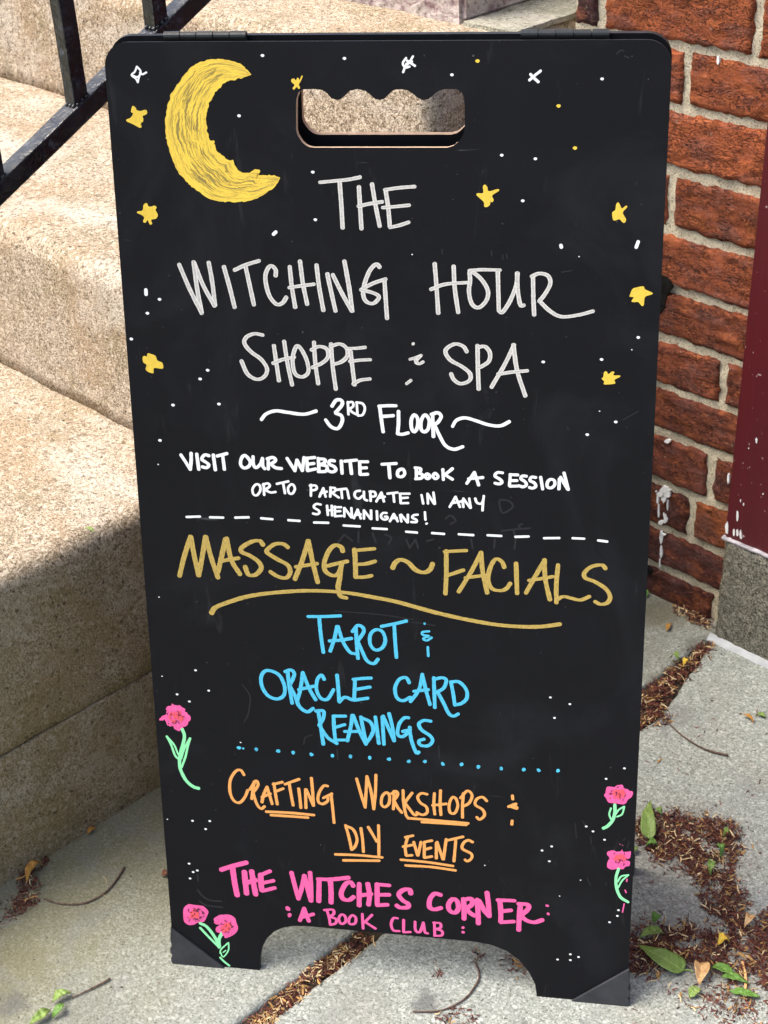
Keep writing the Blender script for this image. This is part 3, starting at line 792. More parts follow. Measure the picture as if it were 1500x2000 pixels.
# --- white title, worn marker
draw('lettering', 'white', 'white hand-lettered word THE at the top', (320, 320, 3, 25, [
  L((915,108),(1000,100),(1080,92),(1150,78)), L((1030,105),(1040,240),(1048,375)),
  L((1143,135),(1150,250),(1158,380)), L((1220,118),(1240,240),(1265,365)), L((1140,248),(1200,235),(1280,222)),
  L((1300,155),(1315,260),(1325,370)), L((1295,152),(1380,140),(1470,133)), L((1283,256),(1360,250),(1438,242)), L((1325,372),(1380,360),(1435,342))]))
draw('lettering', 'white', 'white hand-lettered words WITCHING HOUR', (320, 320, 3, 25, [
  L((90,590),(150,730),(222,875)), L((222,870),(195,730),(175,575)), L((178,580),(230,710),(297,832)), L((300,828),(285,700),(263,578)),
  L((352,603),(385,720),(415,840)), L((415,622),(480,592),(558,568)), L((480,605),(505,720),(528,825)),
  L((655,655),(655,620),(625,597),(598,640),(598,700),(620,775),(660,822),(695,815),(718,782)),
  L((738,603),(750,720),(770,840)), L((798,570),(815,700),(840,822)), L((735,725),(800,715),(880,705)),
  L((895,593),(910,720),(935,858)),
  L((958,645),(983,760),(1006,862)), L((990,650),(1045,760),(1102,862)), L((1105,862),(1085,720),(1058,570)),
  L((1265,605),(1245,588),(1210,620),(1180,690),(1168,760),(1185,805),(1225,818),(1258,790),(1255,770),(1215,752),(1155,738)),
  L((1155,738),(1225,700),(1300,675)), L((1293,680),(1300,790),(1308,905))]),
 (780, 460, 3, 25, [
  L((207,165),(218,300),(228,455)), L((318,180),(325,310),(345,450)), L((185,315),(270,285),(400,275)),
  C((415,210),(475,250),(518,320),(510,380),(465,422),(425,400),(408,330),(415,260)), L((410,205),(480,200),(590,202)),
  L((577,210),(580,330),(583,440)), L((583,440),(605,448),(650,380),(685,290),(693,220)), L((690,220),(695,330),(710,408),(730,408)),
  L((783,235),(785,350),(790,465)), L((775,240),(820,222),(870,235),(885,280),(855,340),(820,385)), L((820,382),(880,440),(950,475),(1050,465),(1135,443))]))
draw('lettering', 'white', 'white hand-lettered words SHOPPE & SPA', (780, 460, 3, 25, [
  L((395,680),(375,650),(330,635),(285,655),(270,685),(300,730),(370,770),(415,810),(410,850),(360,868),(320,845),(303,810)),
  L((458,645),(460,770),(465,900)), L((462,655),(500,650),(530,685),(525,735),(480,768),(460,772)),
  L((672,640),(620,750),(540,888)), L((668,640),(690,790),(738,940)), L((578,812),(660,800),(750,792))]),
 (780, 460, 3, 20, [L((62,725),(95,715),(128,702)), L((125,705),(95,738),(115,752),(140,740)), L((42,868),(55,858),(68,848)), D((82,634)), L((93,728),(105,745))]),
 (320, 620, 3, 24, [
  L((580,103),(530,95),(485,115),(472,150),(510,200),(570,245),(605,300),(590,345),(545,362),(490,330),(455,255)),
  L((645,165),(660,270),(675,370)), L((705,140),(725,270),(752,395)), L((640,268),(700,245),(765,232)),
  C((785,165),(760,210),(755,270),(770,330),(810,348),(845,325),(845,280),(825,220)),
  L((880,145),(888,270),(905,388)), L((865,190),(910,170),(955,185),(962,230),(930,265),(870,293)),
  L((980,155),(990,290),(1008,420)), L((975,170),(1030,155),(1070,180),(1075,225),(1040,260),(990,275)),
  L((1095,200),(1105,290),(1118,395)), L((1080,182),(1130,180),(1180,175)), L((1090,257),(1150,250),(1210,247)), L((1110,390),(1150,368),(1208,360))]))
# --- small solid white lines
draw('lettering', 'solid', 'solid white hand-lettered words 3RD FLOOR between two tildes',
 (320, 620, 3, 21, [
  L((572,598),(600,565),(655,547),(720,555),(820,567),(893,548)),
  L((985,520),(1010,485),(1040,485),(1045,510),(1015,548),(1005,560),(1040,575),(1045,610),(1020,650),(980,640),(948,600)),
  L((1265,525),(1275,600),(1285,670)), L((1260,520),(1310,517),(1360,517)), L((1275,580),(1320,577),(1345,575)),
  L((1375,550),(1375,620),(1370,680)), L((1370,682),(1400,684),(1432,676))]),
 (320, 620, 3, 15, [L((1078,495),(1080,530),(1082,568)), L((1078,500),(1105,495),(1110,520),(1085,537)), L((1088,537),(1105,555),(1128,567)),
  L((1130,497),(1135,570)), L((1128,497),(1165,505),(1178,535),(1165,570),(1138,575))]),
 (780, 760, 3, 21, [C((88,150),(70,180),(72,230),(88,250),(105,225),(108,175)), C((150,150),(128,185),(128,235),(148,250),(170,230),(175,180)),
  L((195,150),(197,215),(200,278)), L((187,148),(225,138),(245,160),(225,195),(200,208)), L((205,205),(235,270),(270,330),(320,352),(372,337)),
  L((312,218),(335,182),(385,168),(450,185),(520,208),(590,215),(645,190))]))
draw('lettering', 'solid', 'white hand-lettered line VISIT OUR WEBSITE TO BOOK A SESSION',
 (320, 620, 3, 20, [
  L((100,805),(130,850),(155,890)), L((155,890),(160,840),(160,795)), L((193,800),(205,890)), L((265,810),(240,805),(222,830),(250,850),(265,865),(250,880),(225,875)),
  L((290,805),(302,893)), L((312,812),(340,805),(370,797)), L((345,810),(355,890)),
  C((475,808),(455,825),(450,860),(470,882),(500,870),(505,840)), L((523,815),(525,860),(540,880),(565,860),(578,825)), L((578,825),(580,870),(592,886)),
  L((612,825),(612,888)), L((605,828),(640,820),(655,838),(625,860)), L((628,860),(655,880),(690,885)),
  L((722,825),(768,898)), L((768,898),(780,835)), L((780,835),(812,897)), L((812,897),(822,820)),
  L((838,830),(842,895)), L((835,825),(885,820)), L((840,860),(880,855)), L((842,897),(890,887)),
  L((905,825),(910,900)), L((905,828),(945,832),(940,852),(915,862)), L((918,862),(955,872),(950,900),(905,903)),
  L((1000,840),(975,838),(968,858),(1000,875),(1008,895),(985,905),(965,898)), L((1040,840),(1045,913)), L((1060,842),(1130,835)), L((1092,845),(1100,915)),
  L((1148,850),(1150,918)), L((1145,845),(1195,845)), L((1150,882),(1188,880)), L((1150,920),(1195,918)),
  L((1278,860),(1362,855)), L((1318,862),(1325,940)), C((1395,887),(1372,900),(1372,928),(1395,933),(1412,915),(1405,892))]),
 (780, 760, 3, 19, [
  L((100,460),(100,520)), L((92,460),(125,465),(120,485),(100,490)), L((103,490),(135,500),(130,520),(95,525)),
  C((165,495),(152,510),(165,525),(180,512)), C((210,492),(197,508),(210,525),(228,512)),
  L((255,470),(258,530)), L((312,465),(262,505)), L((265,500),(312,528)),
  L((440,487),(395,552)), L((440,487),(465,562)), L((405,525),(490,517)),
  L((605,490),(575,488),(560,508),(590,528),(602,545),(585,555),(560,550)),
  L((650,505),(645,565)), L((648,500),(695,502)), L((650,535),(690,535)), L((648,568),(695,567)),
  L((745,510),(722,508),(712,525),(735,540),(745,560),(725,572),(700,565)), L((800,517),(775,515),(765,535),(790,548),(800,568),(780,580),(762,575)),
  L((828,515),(840,585)), C((885,528),(868,545),(868,572),(890,578),(910,560),(908,535)), L((938,525),(935,585)), L((945,515),(985,585)), L((990,588),(965,490))]))
draw('lettering', 'solid', 'white hand-lettered lines OR TO PARTICIPATE IN ANY SHENANIGANS!',
 (320, 620, 3, 15, [
  C((540,978),(520,1005),(525,1035),(545,1042),(565,1015),(562,985)), L((585,975),(588,1040)), L((580,980),(610,972),(620,990),(590,1010)), L((595,1010),(625,1025),(655,1022)),
  L((662,975),(730,960)), L((700,975),(710,1030)), C((745,978),(728,1000),(735,1030),(755,1030),(768,1005),(760,982)),
  L((862,980),(862,1045)), L((855,985),(890,985),(895,1005),(865,1015)), L((935,1000),(912,1050)), L((935,1000),(948,1050)), L((918,1030),(955,1020)),
  L((978,995),(975,1050)), L((975,998),(1005,1000),(1000,1020),(978,1025)), L((982,1025),(1025,1055)), L((1010,1010),(1070,1003)), L((1040,1008),(1045,1058)), L((1075,1012),(1085,1060)),
  L((1150,1015),(1125,1020),(1118,1045),(1140,1062),(1165,1045)), L((1172,1020),(1175,1062),(1192,1072)), L((1210,1018),(1212,1075)), L((1205,1020),(1235,1022),(1240,1045),(1215,1050)),
  L((1275,1025),(1245,1078)), L((1275,1025),(1290,1078)), L((1255,1058),(1295,1050)), L((1310,1032),(1370,1025)), L((1345,1032),(1350,1080)),
  L((1385,1035),(1388,1085)), L((1383,1032),(1440,1032)), L((1388,1058),(1430,1055)), L((1388,1088),(1432,1087))]),
 (780, 760, 3, 15, [
  L((130,620),(140,670)), L((165,615),(168,670)), L((165,612),(205,672)), L((208,672),(200,605)),
  L((330,630),(295,690)), L((330,630),(355,690)), L((305,668),(360,658)), L((372,650),(375,690)), L((375,640),(415,695)), L((418,695),(410,640)),
  L((445,640),(455,665),(480,670),(492,650)), L((495,625),(490,670),(487,710)),
  L((5,737),(12,775)), L((10,735),(48,780)), L((50,780),(50,735)), L((108,735),(85,738),(75,752),(100,765),(100,778),(70,778)), L((150,720),(153,765)), D((160,787))]),
 (320, 860, 3.261, 16, [
  L((1000,408),(970,405),(955,425),(985,445),(992,460),(975,470),(950,465)), L((1040,415),(1045,475)), L((1070,415),(1072,478)), L((1040,447),(1075,443)),
  L((1090,420),(1090,480)), L((1085,425),(1130,425)), L((1090,452),(1125,450)), L((1090,483),(1135,480)), L((1150,430),(1150,485)), L((1152,430),(1195,490)), L((1198,490),(1195,430)),
  L((1235,440),(1210,495)), L((1235,440),(1255,497)), L((1217,475),(1255,470)), L((1275,445),(1275,498)), L((1275,445),(1318,500)), L((1322,500),(1320,445)),
  L((1357,450),(1360,505)), L((1420,462),(1395,462),(1383,485),(1400,503),(1422,500),(1425,485),(1408,485)), L((1465,468),(1440,515)), L((1465,468),(1490,515)), L((1450,495),(1485,493))]))
draw('dashed_line', 'solid', 'dashed white line across the board',
 (320, 860, 3.261, 17, [L((145,488),(230,485)), L((295,490),(378,492)), L((455,492),(540,490)), L((620,496),(692,502)), L((793,508),(865,513)), L((957,523),(1048,525)), L((1145,542),(1248,548)), L((1330,560),(1420,565))]),
 (780, 760, 3, 16, [L((40,835),(103,840)), L((192,843),(262,848)), L((348,850),(433,855)), L((517,856),(597,860)), L((680,865),(757,863)), L((848,873),(937,872)), L((1015,873),(1083,876)), L((1165,886),(1218,893))]))
# --- gold
draw('lettering', 'gold', 'gold hand-lettered words MASSAGE ~ FACIALS with a long underline',
 (320, 860, 3.261, 31, [
  L((100,862),(130,740),(170,614)), L((172,614),(195,740),(222,860)), L((222,860),(245,740),(265,614)), L((268,615),(300,740),(345,873)),
  L((392,630),(370,730),(345,838)), L((400,625),(430,760),(485,852)), L((368,768),(420,758),(475,750)),
  L((632,665),(610,640),(560,645),(500,680),(495,710),(550,735),(605,775),(620,815),(585,855),(540,855),(518,805)),
  L((790,680),(760,660),(710,660),(665,690),(658,715),(720,755),(790,795),(805,840),(780,875),(730,868),(680,838)),
  L((920,640),(880,770),(835,883)), L((922,640),(945,760),(980,903)), L((842,805),(910,795),(975,785)),
  L((1140,705),(1130,680),(1090,668),(1050,705),(1022,780),(1028,830),(1060,855),(1095,860),(1120,835),(1135,780)), L((1040,800),(1100,785),(1168,770)), L((1130,800),(1120,880),(1110,940),(1125,990),(1162,1003)),
  L((1215,695),(1220,780),(1222,870)), L((1212,702),(1280,695),(1340,690)), L((1222,790),(1290,785),(1345,770)), L((1222,872),(1280,870),(1322,862))]),
 (0, 0, 1, 10, [L((767,1109),(772,1099),(783,1093),(798,1099),(812,1113),(828,1118),(840,1112),(845,1101))]),
 (780, 760, 3, 27, [
  L((275,948),(275,1080),(270,1198)), L((266,952),(330,948),(392,945)), L((285,1090),(330,1075),(375,1060)),
  L((480,957),(420,1070),(348,1186)), L((478,957),(490,1080),(515,1193)), L((388,1105),(440,1098),(500,1090)),
  L((615,1043),(600,1010),(565,995),(535,1040),(520,1110),(540,1165),(585,1180),(625,1170),(650,1138)), L((684,1020),(687,1110),(690,1196)),
  L((853,1000),(800,1090),(742,1193)), L((850,1000),(855,1110),(882,1233)), L((760,1120),(830,1110),(900,1098)),
  L((930,1030),(920,1140),(920,1250)), L((920,1235),(960,1215),(1010,1225),(1060,1235),(1113,1215)),
  L((1208,1050),(1185,1030),(1125,1040),(1085,1075),(1090,1105),(1150,1130),(1210,1170),(1235,1215),(1220,1250),(1180,1260),(1147,1245))]),
 (0, 0, 1, 10, [L((413.5,1197),(420,1187),(443,1177),(489,1163.6),(550,1156),(611,1153.5),(673,1157),(734,1167),(780,1176.5),(847,1195),(913,1210),(980,1221),(1047,1224),(1093,1219))]))
# --- blue
draw('lettering', 'cyan', 'sky blue hand-lettered words TAROT & ORACLE CARD READINGS',
 (440, 1180, 3, 22, [
  L((485,72),(580,72),(675,68)), L((550,75),(560,180),(575,282)), L((655,130),(640,200),(615,275)), L((660,130),(690,220),(730,280),(760,290)), L((610,215),(680,210),(740,200)),
  L((765,140),(770,230),(778,318)), L((745,160),(775,125),(805,135),(810,165),(775,215)), L((775,215),(800,270),(830,330),(870,348),(895,322)),
  C((880,150),(850,180),(850,235),(880,268),(920,255),(938,210),(920,160)), L((915,130),(990,115),(1062,98)), L((990,120),(995,210),(1003,312)),
  C((245,388),(212,420),(215,480),(250,535),(305,555),(345,530),(345,470),(310,410)), L((365,390),(375,480),(392,580)), L((350,395),(385,385),(405,410),(385,460),(375,475)), L((378,475),(410,540),(435,600),(480,630),(515,610)),
  L((455,400),(440,500),(420,570)), L((455,400),(490,490),(530,560)), L((430,500),(520,480)), L((580,440),(565,415),(540,440),(535,500),(560,550),(600,555),(635,500)),
  L((655,415),(662,490),(668,570)), L((668,572),(700,545),(745,560)), L((760,440),(758,500),(755,560)), L((750,440),(800,435),(855,432)), L((755,500),(848,485)), L((755,562),(835,550)),
  L((1078,460),(1060,430),(1020,440),(995,490),(1005,545),(1040,565),(1085,545)), L((1155,410),(1135,500),(1085,570)), L((1155,415),(1175,500),(1200,588)), L((1105,510),(1190,500)),
  L((1222,430),(1225,520),(1228,605)), L((1225,440),(1270,430),(1295,445),(1280,490),(1240,515)), L((1245,515),(1280,580),(1310,640),(1340,655),(1365,642)),
  L((1322,455),(1335,520),(1345,590)), L((1320,455),(1370,455),(1412,500),(1415,550),(1385,580),(1345,590)),
  L((545,625),(560,720),(575,820)), L((530,625),(575,625),(575,665),(550,710)), L((555,715),(600,780),(655,815)),
  L((635,660),(638,730),(645,790)), L((632,655),(705,655)), L((640,722),(700,705)), L((645,795),(720,795)),
  L((745,650),(735,720),(715,800)), L((750,650),(785,740),(825,820)), L((700,745),(790,745)), L((795,660),(810,740),(825,800)), L((800,665),(850,690),(868,735),(850,780),(825,815)),
  L((880,660),(890,740),(900,815)), L((920,660),(930,820)), L((925,655),(990,800)), L((990,800),(980,720),(960,640)),
  L((1075,665),(1050,665),(1020,700),(1010,760),(1040,775),(1075,745),(1082,720)), L((1040,745),(1085,735)), L((1080,740),(1095,810),(1120,870),(1135,865)),
  L((1205,685),(1165,680),(1135,700),(1150,735),(1200,770),(1215,800),(1190,828),(1145,825),(1135,800),(1165,790))]),
 (440, 1180, 3, 15, [L((1195,158),(1155,163),(1160,180),(1195,185),(1160,200),(1180,212),(1210,195)), L((1187,250),(1190,303)), D((1168,113))]))
draw('dotted_line', 'cyan', 'dotted blue line under the blue words',
 (440, 1180, 3, 23, [D((80,841),(181,850),(310,860),(398,870),(505,880),(628,887),(734,892),(846,900),(960,908),(1075,921),(1170,922),(1275,935),(1385,938),(1483,953))]),
 (440, 1180, 3, 13, [D((105,845))]), (0, 0, 1, 7.6, [D((979,1501),(1023,1503),(1052,1504),(1090,1505))]))
# --- orange
draw('lettering', 'orange', 'orange hand-lettered words CRAFTING WORKSHOPS & DIY EVENTS with double underlines',
 (400, 1480, 3, 18, [
  L((230,100),(210,72),(180,80),(150,130),(148,200),(170,250),(205,262),(235,230),(252,190)),
  L((290,140),(282,190),(275,240)), L((265,185),(300,135),(312,160),(290,195),(280,205)), L((283,205),(305,270),(330,298),(350,285)),
  L((365,170),(345,215),(335,260)), L((365,170),(380,220),(395,270)), L((335,230),(385,210)), L((405,150),(415,215),(425,272)), L((400,155),(455,142)), L((412,198),(460,180)),
  L((470,155),(510,140),(553,125)), L((495,150),(505,210),(518,278)), L((550,180),(558,240),(563,293)), L((590,185),(593,293)), L((595,185),(637,280)), L((637,280),(632,200),(625,118)),
  L((720,165),(695,165),(668,210),(665,255),(690,270),(718,255),(722,235)), L((695,235),(745,210)), L((740,215),(750,300),(758,380)),
  L((360,315),(500,322),(640,335)), L((388,335),(500,342),(605,350)),
  L((890,122),(915,210),(940,290)), L((940,290),(945,200),(950,108)), L((950,108),(975,200),(990,300)), L((990,300),(1000,200),(1003,100)),
  C((1065,203),(1040,225),(1035,270),(1055,288),(1080,265),(1082,220)), L((1110,195),(1105,300)), L((1095,210),(1120,195),(1130,215),(1108,250)), L((1110,250),(1130,290),(1155,320)),
  L((1162,190),(1165,260),(1178,330),(1192,352)), L((1215,205),(1172,262)), L((1172,262),(1200,300),(1230,335),(1250,325)),
  L((825,395),(845,465),(860,535)), L((825,398),(870,420),(892,475),(880,520),(860,538)), L((915,412),(925,480),(930,550)), L((958,405),(985,450),(1008,490)), L((1018,395),(1020,480),(1020,570)),
  L((765,565),(900,570),(1040,583)), L((812,600),(1022,602)),
  L((1190,460),(1175,520),(1180,570)), L((1175,465),(1220,455)), L((1162,520),(1215,510)), L((1182,573),(1215,570))]),
 (700, 1480, 2.679, 16, [
  L((360,190),(330,185),(310,205),(325,235),(355,255),(360,285),(335,298),(305,285)), L((398,185),(395,245),(400,295)), L((430,170),(428,240),(432,298)), L((388,248),(460,240)),
  C((490,208),(475,245),(480,285),(505,288),(520,250),(510,212)), L((550,185),(545,250),(545,312)), L((535,210),(570,172),(595,195),(580,235),(545,255)),
  L((672,225),(650,205),(620,215),(612,245),(650,270),(660,300),(635,322),(620,310)),
  L((260,315),(420,328),(575,342)), L((332,335),(450,342),(565,350)),
  L((806,197),(808,216)), L((785,255),(805,247),(825,240)), L((815,245),(832,265),(790,252)), L((805,328),(803,348)),
  L((290,440),(310,510)), L((312,510),(328,440)), L((345,445),(345,520)), L((345,440),(385,432)), L((345,480),(380,470)), L((345,522),(385,515)), L((408,445),(408,525)), L((412,440),(442,530)), L((445,530),(460,425)),
  L((470,430),(548,412)), L((510,430),(500,540)), L((598,440),(575,430),(550,445),(545,475),(590,500),(592,525),(570,540),(558,532)),
  L((222,532),(360,545),(495,565)), L((247,562),(380,570),(508,588))]))
# --- pink
draw('lettering', 'pink', 'thick pink hand-lettered words THE WITCHES CORNER',
 (400, 1480, 3, 33, [
  L((97,655),(160,635),(243,614)), L((163,645),(175,730),(190,805)), L((232,668),(238,730),(245,795)), L((275,665),(285,730),(298,800)), L((235,735),(298,716)),
  L((328,685),(330,740),(335,775))]),
 (400, 1480, 3, 27, [L((332,684),(382,664)), L((330,735),(402,720)), L((337,780),(410,762))]),
 (400, 1480, 3, 27, [L((508,672),(528,750),(549,826)), L((549,826),(570,755),(584,690)), L((586,694),(603,770),(622,838)), L((623,838),(622,750),(617,672))]),
 (400, 1480, 3, 30, [L((670,714),(668,840)), L((664,710),(740,712),(842,702)), L((735,714),(740,780),(740,848))]),
 (400, 1480, 3, 30, [L((870,750),(855,728),(825,740),(800,790),(810,825),(845,833),(872,815)), L((905,738),(905,865)), L((955,738),(965,800),(960,860)), L((905,807),(975,797)),
  L((1010,740),(1010,855)), L((1008,741),(1080,747)), L((1010,802),(1080,802)), L((1010,863),(1070,860)), L((1207,795),(1200,772),(1165,773),(1137,800),(1160,835),(1192,855),(1188,875),(1145,877),(1125,865))]),
 (700, 1480, 2.679, 27, [L((430,717),(400,710),(375,738),(372,778),(395,793),(432,785)), C((495,738),(472,765),(477,798),(505,810),(523,788),(518,752)),
  L((550,738),(553,790),(553,842)), L((553,742),(590,737),(595,765),(562,790)), L((565,792),(590,815),(608,825)), L((622,742),(626,810),(628,866)), L((632,747),(660,800),(685,828)), L((685,828),(680,760),(673,705)),
  L((740,748),(745,800),(745,857)), L((730,744),(816,747)), L((745,803),(798,797)), L((747,860),(812,856)), L((848,768),(842,830),(839,900)), L((838,763),(885,768),(888,790),(850,825)), L((852,827),(880,850),(920,860),(962,848))]), (700, 1480, 2.679, 17, [D((988,773),(993,816))]))
draw('lettering', 'pink', 'thin pink hand-lettered words A BOOK CLUB between colons',
 (400, 1480, 3, 24, [L((582,882),(557,953)), L((582,882),(610,957)), L((567,935),(636,916))]),
 (400, 1480, 3, 17, [
  L((715,890),(728,935),(735,975)), L((700,892),(750,890),(755,915),(730,930)), L((735,932),(770,945),(765,970),(735,978)), C((800,918),(785,945),(800,973),(825,960),(822,928)), C((865,922),(845,945),(850,973),(880,970),(885,938)),
  L((923,915),(928,1000)), L((980,920),(935,965)), L((940,962),(1000,1000)), L((1130,940),(1105,940),(1092,975),(1105,1010),(1140,1015)), L((1165,950),(1165,1020)), L((1165,1022),(1205,1020)),
  L((1232,960),(1235,1010),(1260,1020),(1280,970)), L((1280,965),(1290,1020),(1307,1028)), L((1345,965),(1348,1040)), L((1340,965),(1380,970),(1380,995),(1350,1003)), L((1355,1003),(1390,1015),(1388,1040),(1345,1042))]),
 (400, 1480, 3, 30, [D((488,883))]), (400, 1480, 3, 26, [D((497,922))]),
 (700, 1480, 2.679, 17, [D((548,888),(548,912))]))

# --- crescent moon: a strip between its outer and inner edge
def moon():
    O = [(932,315),(890,270),(830,240),(750,226),(670,232),(610,255),(560,295),(510,360),(465,430),(438,520),(428,600),(437,700),(462,790),(500,880),(560,950),(620,1000),(690,1045),(780,1062),(860,1063),(950,1048),(1020,1010),(1075,970),(1102,922)]
    I = [(932,318),(860,342),(800,355),(755,385),(712,440),(682,500),(668,570),(675,640),(690,700),(716,705),(722,740),(740,775),(772,795),(803,822),(825,818),(840,855),(870,885),(915,893),(960,870),(985,885),(965,905),(1040,906),(1100,918)]
    def rs(p):
        P = [Vector(on_board(180 + a / 3, 40 + b / 3)) for a, b in catmull(p, False)]
        d = [0]
        for a, b in zip(P, P[1:]): d.append(d[-1] + (b - a).length)
        out = []
        for i in range(161):
            t = d[-1] * i / 160; k = max(j for j in range(len(d)) if d[j] <= t + 1e-12); k = min(k, len(P) - 2)
            out.append(P[k].lerp(P[k + 1], (t - d[k]) / max(1e-9, d[k + 1] - d[k])))
        return out
    a, b = rs(O), rs(I); bm = bmesh.new(); uv = bm.loops.layers.uv.new('UVMap'); N = 12; prev = None
    for i, (p, q) in enumerate(zip(a, b)):
        f = (q - p)
        e0 = 0.0012 * noise.noise((i * 0.35, 1, 0)) + 0.0007 * noise.noise((i * 1.1, 4, 0)); e1 = 0.0014 * noise.noise((i * 0.3, 8, 0)) + 0.0008 * noise.noise((i * 1.3, 6, 0))
        Lf = max(f.length, 1e-6); row = []
        for j in range(N + 1):
            t = j / N; t2 = -e0 / Lf * (1 - t) + t * (1 + e1 / Lf) if Lf > 0.006 else t
            c = p + f * t2
            row.append((bm.verts.new(front(c.x, c.y, 0.00022)), (i * 0.0022, t * 2 - 1)))
        if prev:
            for j in range(N):
                fc = bm.faces.new((prev[j][0], prev[j + 1][0], row[j + 1][0], row[j][0]))
                for lp, s in zip(fc.loops, (prev[j], prev[j + 1], row[j + 1], row[j])): lp[uv].uv = s[1]
        prev = row
    bm.normal_update(); want = front(0, 0, 1) - front(0, 0, 0)
    bmesh.ops.reverse_faces(bm, faces=[f for f in bm.faces if f.normal.dot(want) < 0])
    me = bpy.data.meshes.new('moon_drawing'); bm.to_mesh(me); bm.free()
    link('moon_drawing', me, mat_moon(), front_panel, label='scribbled yellow crescent moon')
moon()

# --- stars: traced bodies with a few pen strokes
def star(label, ink, ox, oy, sc, w, strokes, body=None):
    k = Ink()
    T = lambda p: (ox + p[0] / sc, oy + p[1] / sc)
    if body:
        k.fill([T(p) for p in body])
        n = len(body); cx = sum(p[0] for p in body) / n; cy = sum(p[1] for p in body) / n
        for q in range(0, n, 3):
            a, b = body[q], body[(q + n // 2) % n]
            k.stroke([T((cx + (a[0] - cx) * .7, cy + (a[1] - cy) * .7)), T((cx + 3, cy - 2)), T((cx + (b[0] - cx) * .5, cy + (b[1] - cy) * .5))], w / sc)
    for a in strokes: k.stroke([T(p) for p in a], w / sc)
    k.done('star_drawing', ink, label)
star('white scribbled star in the top left corner', 'solid', 180, 40, 3, 11, [[(262,270),(250,300),(230,320),(255,340),(268,362)], [(262,270),(285,298),(275,330),(268,362)], [(280,305),(295,315),(318,304)], [(232,320),(262,332),(275,325)]])
star('yellow star beside the left tip of the moon', 'yellow', 180, 40, 3, 9, [], [(240,500),(256,512),(262,525),(285,530),(300,525),(318,525),(322,545),(305,556),(296,560),(300,580),(296,595),(282,600),(290,622),(278,628),(240,608),(205,592),(202,580),(225,570),(240,545),(228,535),(232,512)])
star('yellow star below the moon at the left edge', 'yellow', 180, 40, 3, 9, [], [(302,1080),(320,1070),(330,1088),(345,1090),(365,1085),(378,1095),(372,1110),(385,1140),(375,1160),(355,1165),(345,1170),(352,1190),(338,1195),(325,1170),(312,1185),(298,1178),(305,1155),(290,1140),(265,1128),(268,1118),(295,1112)])
star('small yellow star touching the handle hole', 'yellow', 560, 40, 3, 8, [[(68,372),(80,350),(90,326)]], [(28,345),(42,340),(55,350),(64,335),(75,350),(70,370),(78,395),(68,400),(60,390),(42,405),(35,395),(45,378),(28,360)])
star('white scribbled star above the handle hole', 'solid', 560, 40, 3, 13, [[(740,210),(715,250),(690,270)], [(700,220),(680,250),(695,275),(720,270)], [(705,235),(752,266)], [(690,280),(682,303)], [(700,255),(735,240)]])
star('white cross star right of the handle hole', 'solid', 900, 40, 3, 16, [[(468,295),(430,325),(402,350)], [(408,315),(430,338),(455,360)]])
star('yellow star right of the word THE', 'yellow', 560, 40, 3, 10, [], [(1150,972),(1162,962),(1175,975),(1185,1000),(1235,988),(1243,998),(1205,1025),(1212,1050),(1205,1065),(1195,1062),(1190,1080),(1175,1092),(1158,1090),(1155,1065),(1135,1045),(1112,1022),(1120,1012),(1150,1010)])
star('yellow star at the upper right edge', 'yellow', 900, 40, 3, 9, [], [(910,1080),(922,1065),(935,1085),(945,1100),(968,1085),(975,1093),(955,1115),(950,1130),(968,1165),(960,1185),(945,1180),(930,1165),(900,1172),(890,1160),(888,1125),(905,1110)])
star('yellow five pointed star right of the word HOUR', 'yellow', 780, 460, 3, 10, [], [(1365,315),(1385,305),(1430,298),(1440,315),(1482,335),(1478,345),(1440,360),(1432,405),(1420,412),(1400,390),(1375,390),(1360,385),(1372,362),(1350,358),(1352,345)])
star('yellow star at the left edge beside SHOPPE', 'yellow', 0, 400, 4, 11, [], [(1115,1190),(1130,1180),(1145,1185),(1155,1160),(1180,1165),(1215,1180),(1230,1215),(1268,1235),(1275,1275),(1255,1280),(1205,1275),(1200,1312),(1185,1315),(1150,1300),(1138,1280),(1145,1250),(1120,1230)])
star('yellow star at the right edge beside SPA', 'yellow', 780, 460, 3, 8, [], [(1200,800),(1215,797),(1225,812),(1245,797),(1260,800),(1255,818),(1290,820),(1292,828),(1262,845),(1265,865),(1250,870),(1200,872),(1200,855),(1185,838),(1195,828)])

draw_each('dot', 'solid', None,
 (0, 0, 1, 6.2, [D((512.7,108.3),(467,226),(611,336),(616,429),(672.7,114),(882.7,146),(980,303),(1045.7,310),(1021,392),(1176,154),(1246.7,659),(1175,702),(1061,706.7),(1202.7,824),(1147,848.7),
  (405.7,723),(391,740),(338,791),(427.7,789),(311.7,584.5),(288,611.7),(256.5,662),(312.5,860))]),
 (0, 0, 1, 7, [L((1095.5,479),(1096.5,483)), L((1242.5,483),(1244,479),(1246.5,472)), L((534,457.5),(539,453)), L((285,566),(285.5,575))]),
 (0, 0, 1, 4.6, [D((346,1356),(370,1370),(407.7,1348.8),(382,1309),(376,1603),(401.7,1619),(409.7,1603.5),(369.4,1686.6),(377.4,1703),(385.4,1700),(371.4,1715.6),(1219.6,1500.5),(1183.8,1521),(1145,1614),(1158.4,1623.7),(1180.8,1640),
  (1077.4,1653),(1058.7,1661),(1073,1682),(1208,1777.5),(1205.8,1788.7),(1190.5,1801),(1114,1863.7),(1130,1869),(1114,1875),(1089,1873.8),(1075,1362),(1113,1375),(1083,1402))]),
 (0, 0, 1, 2.6, [D((310.6,1166),(316.6,1320.7),(309,907),(327,1600),(1171,803),(947,1690),(1134,1719),(1234,683),(1131,501),(805,497),(470,1450),(1093,1750))]))
draw_each('dot', 'yellow', 'small yellow dot', (0, 0, 1, 7.5, [D((932.7,119),(1091,206.7),(1123,289))]))
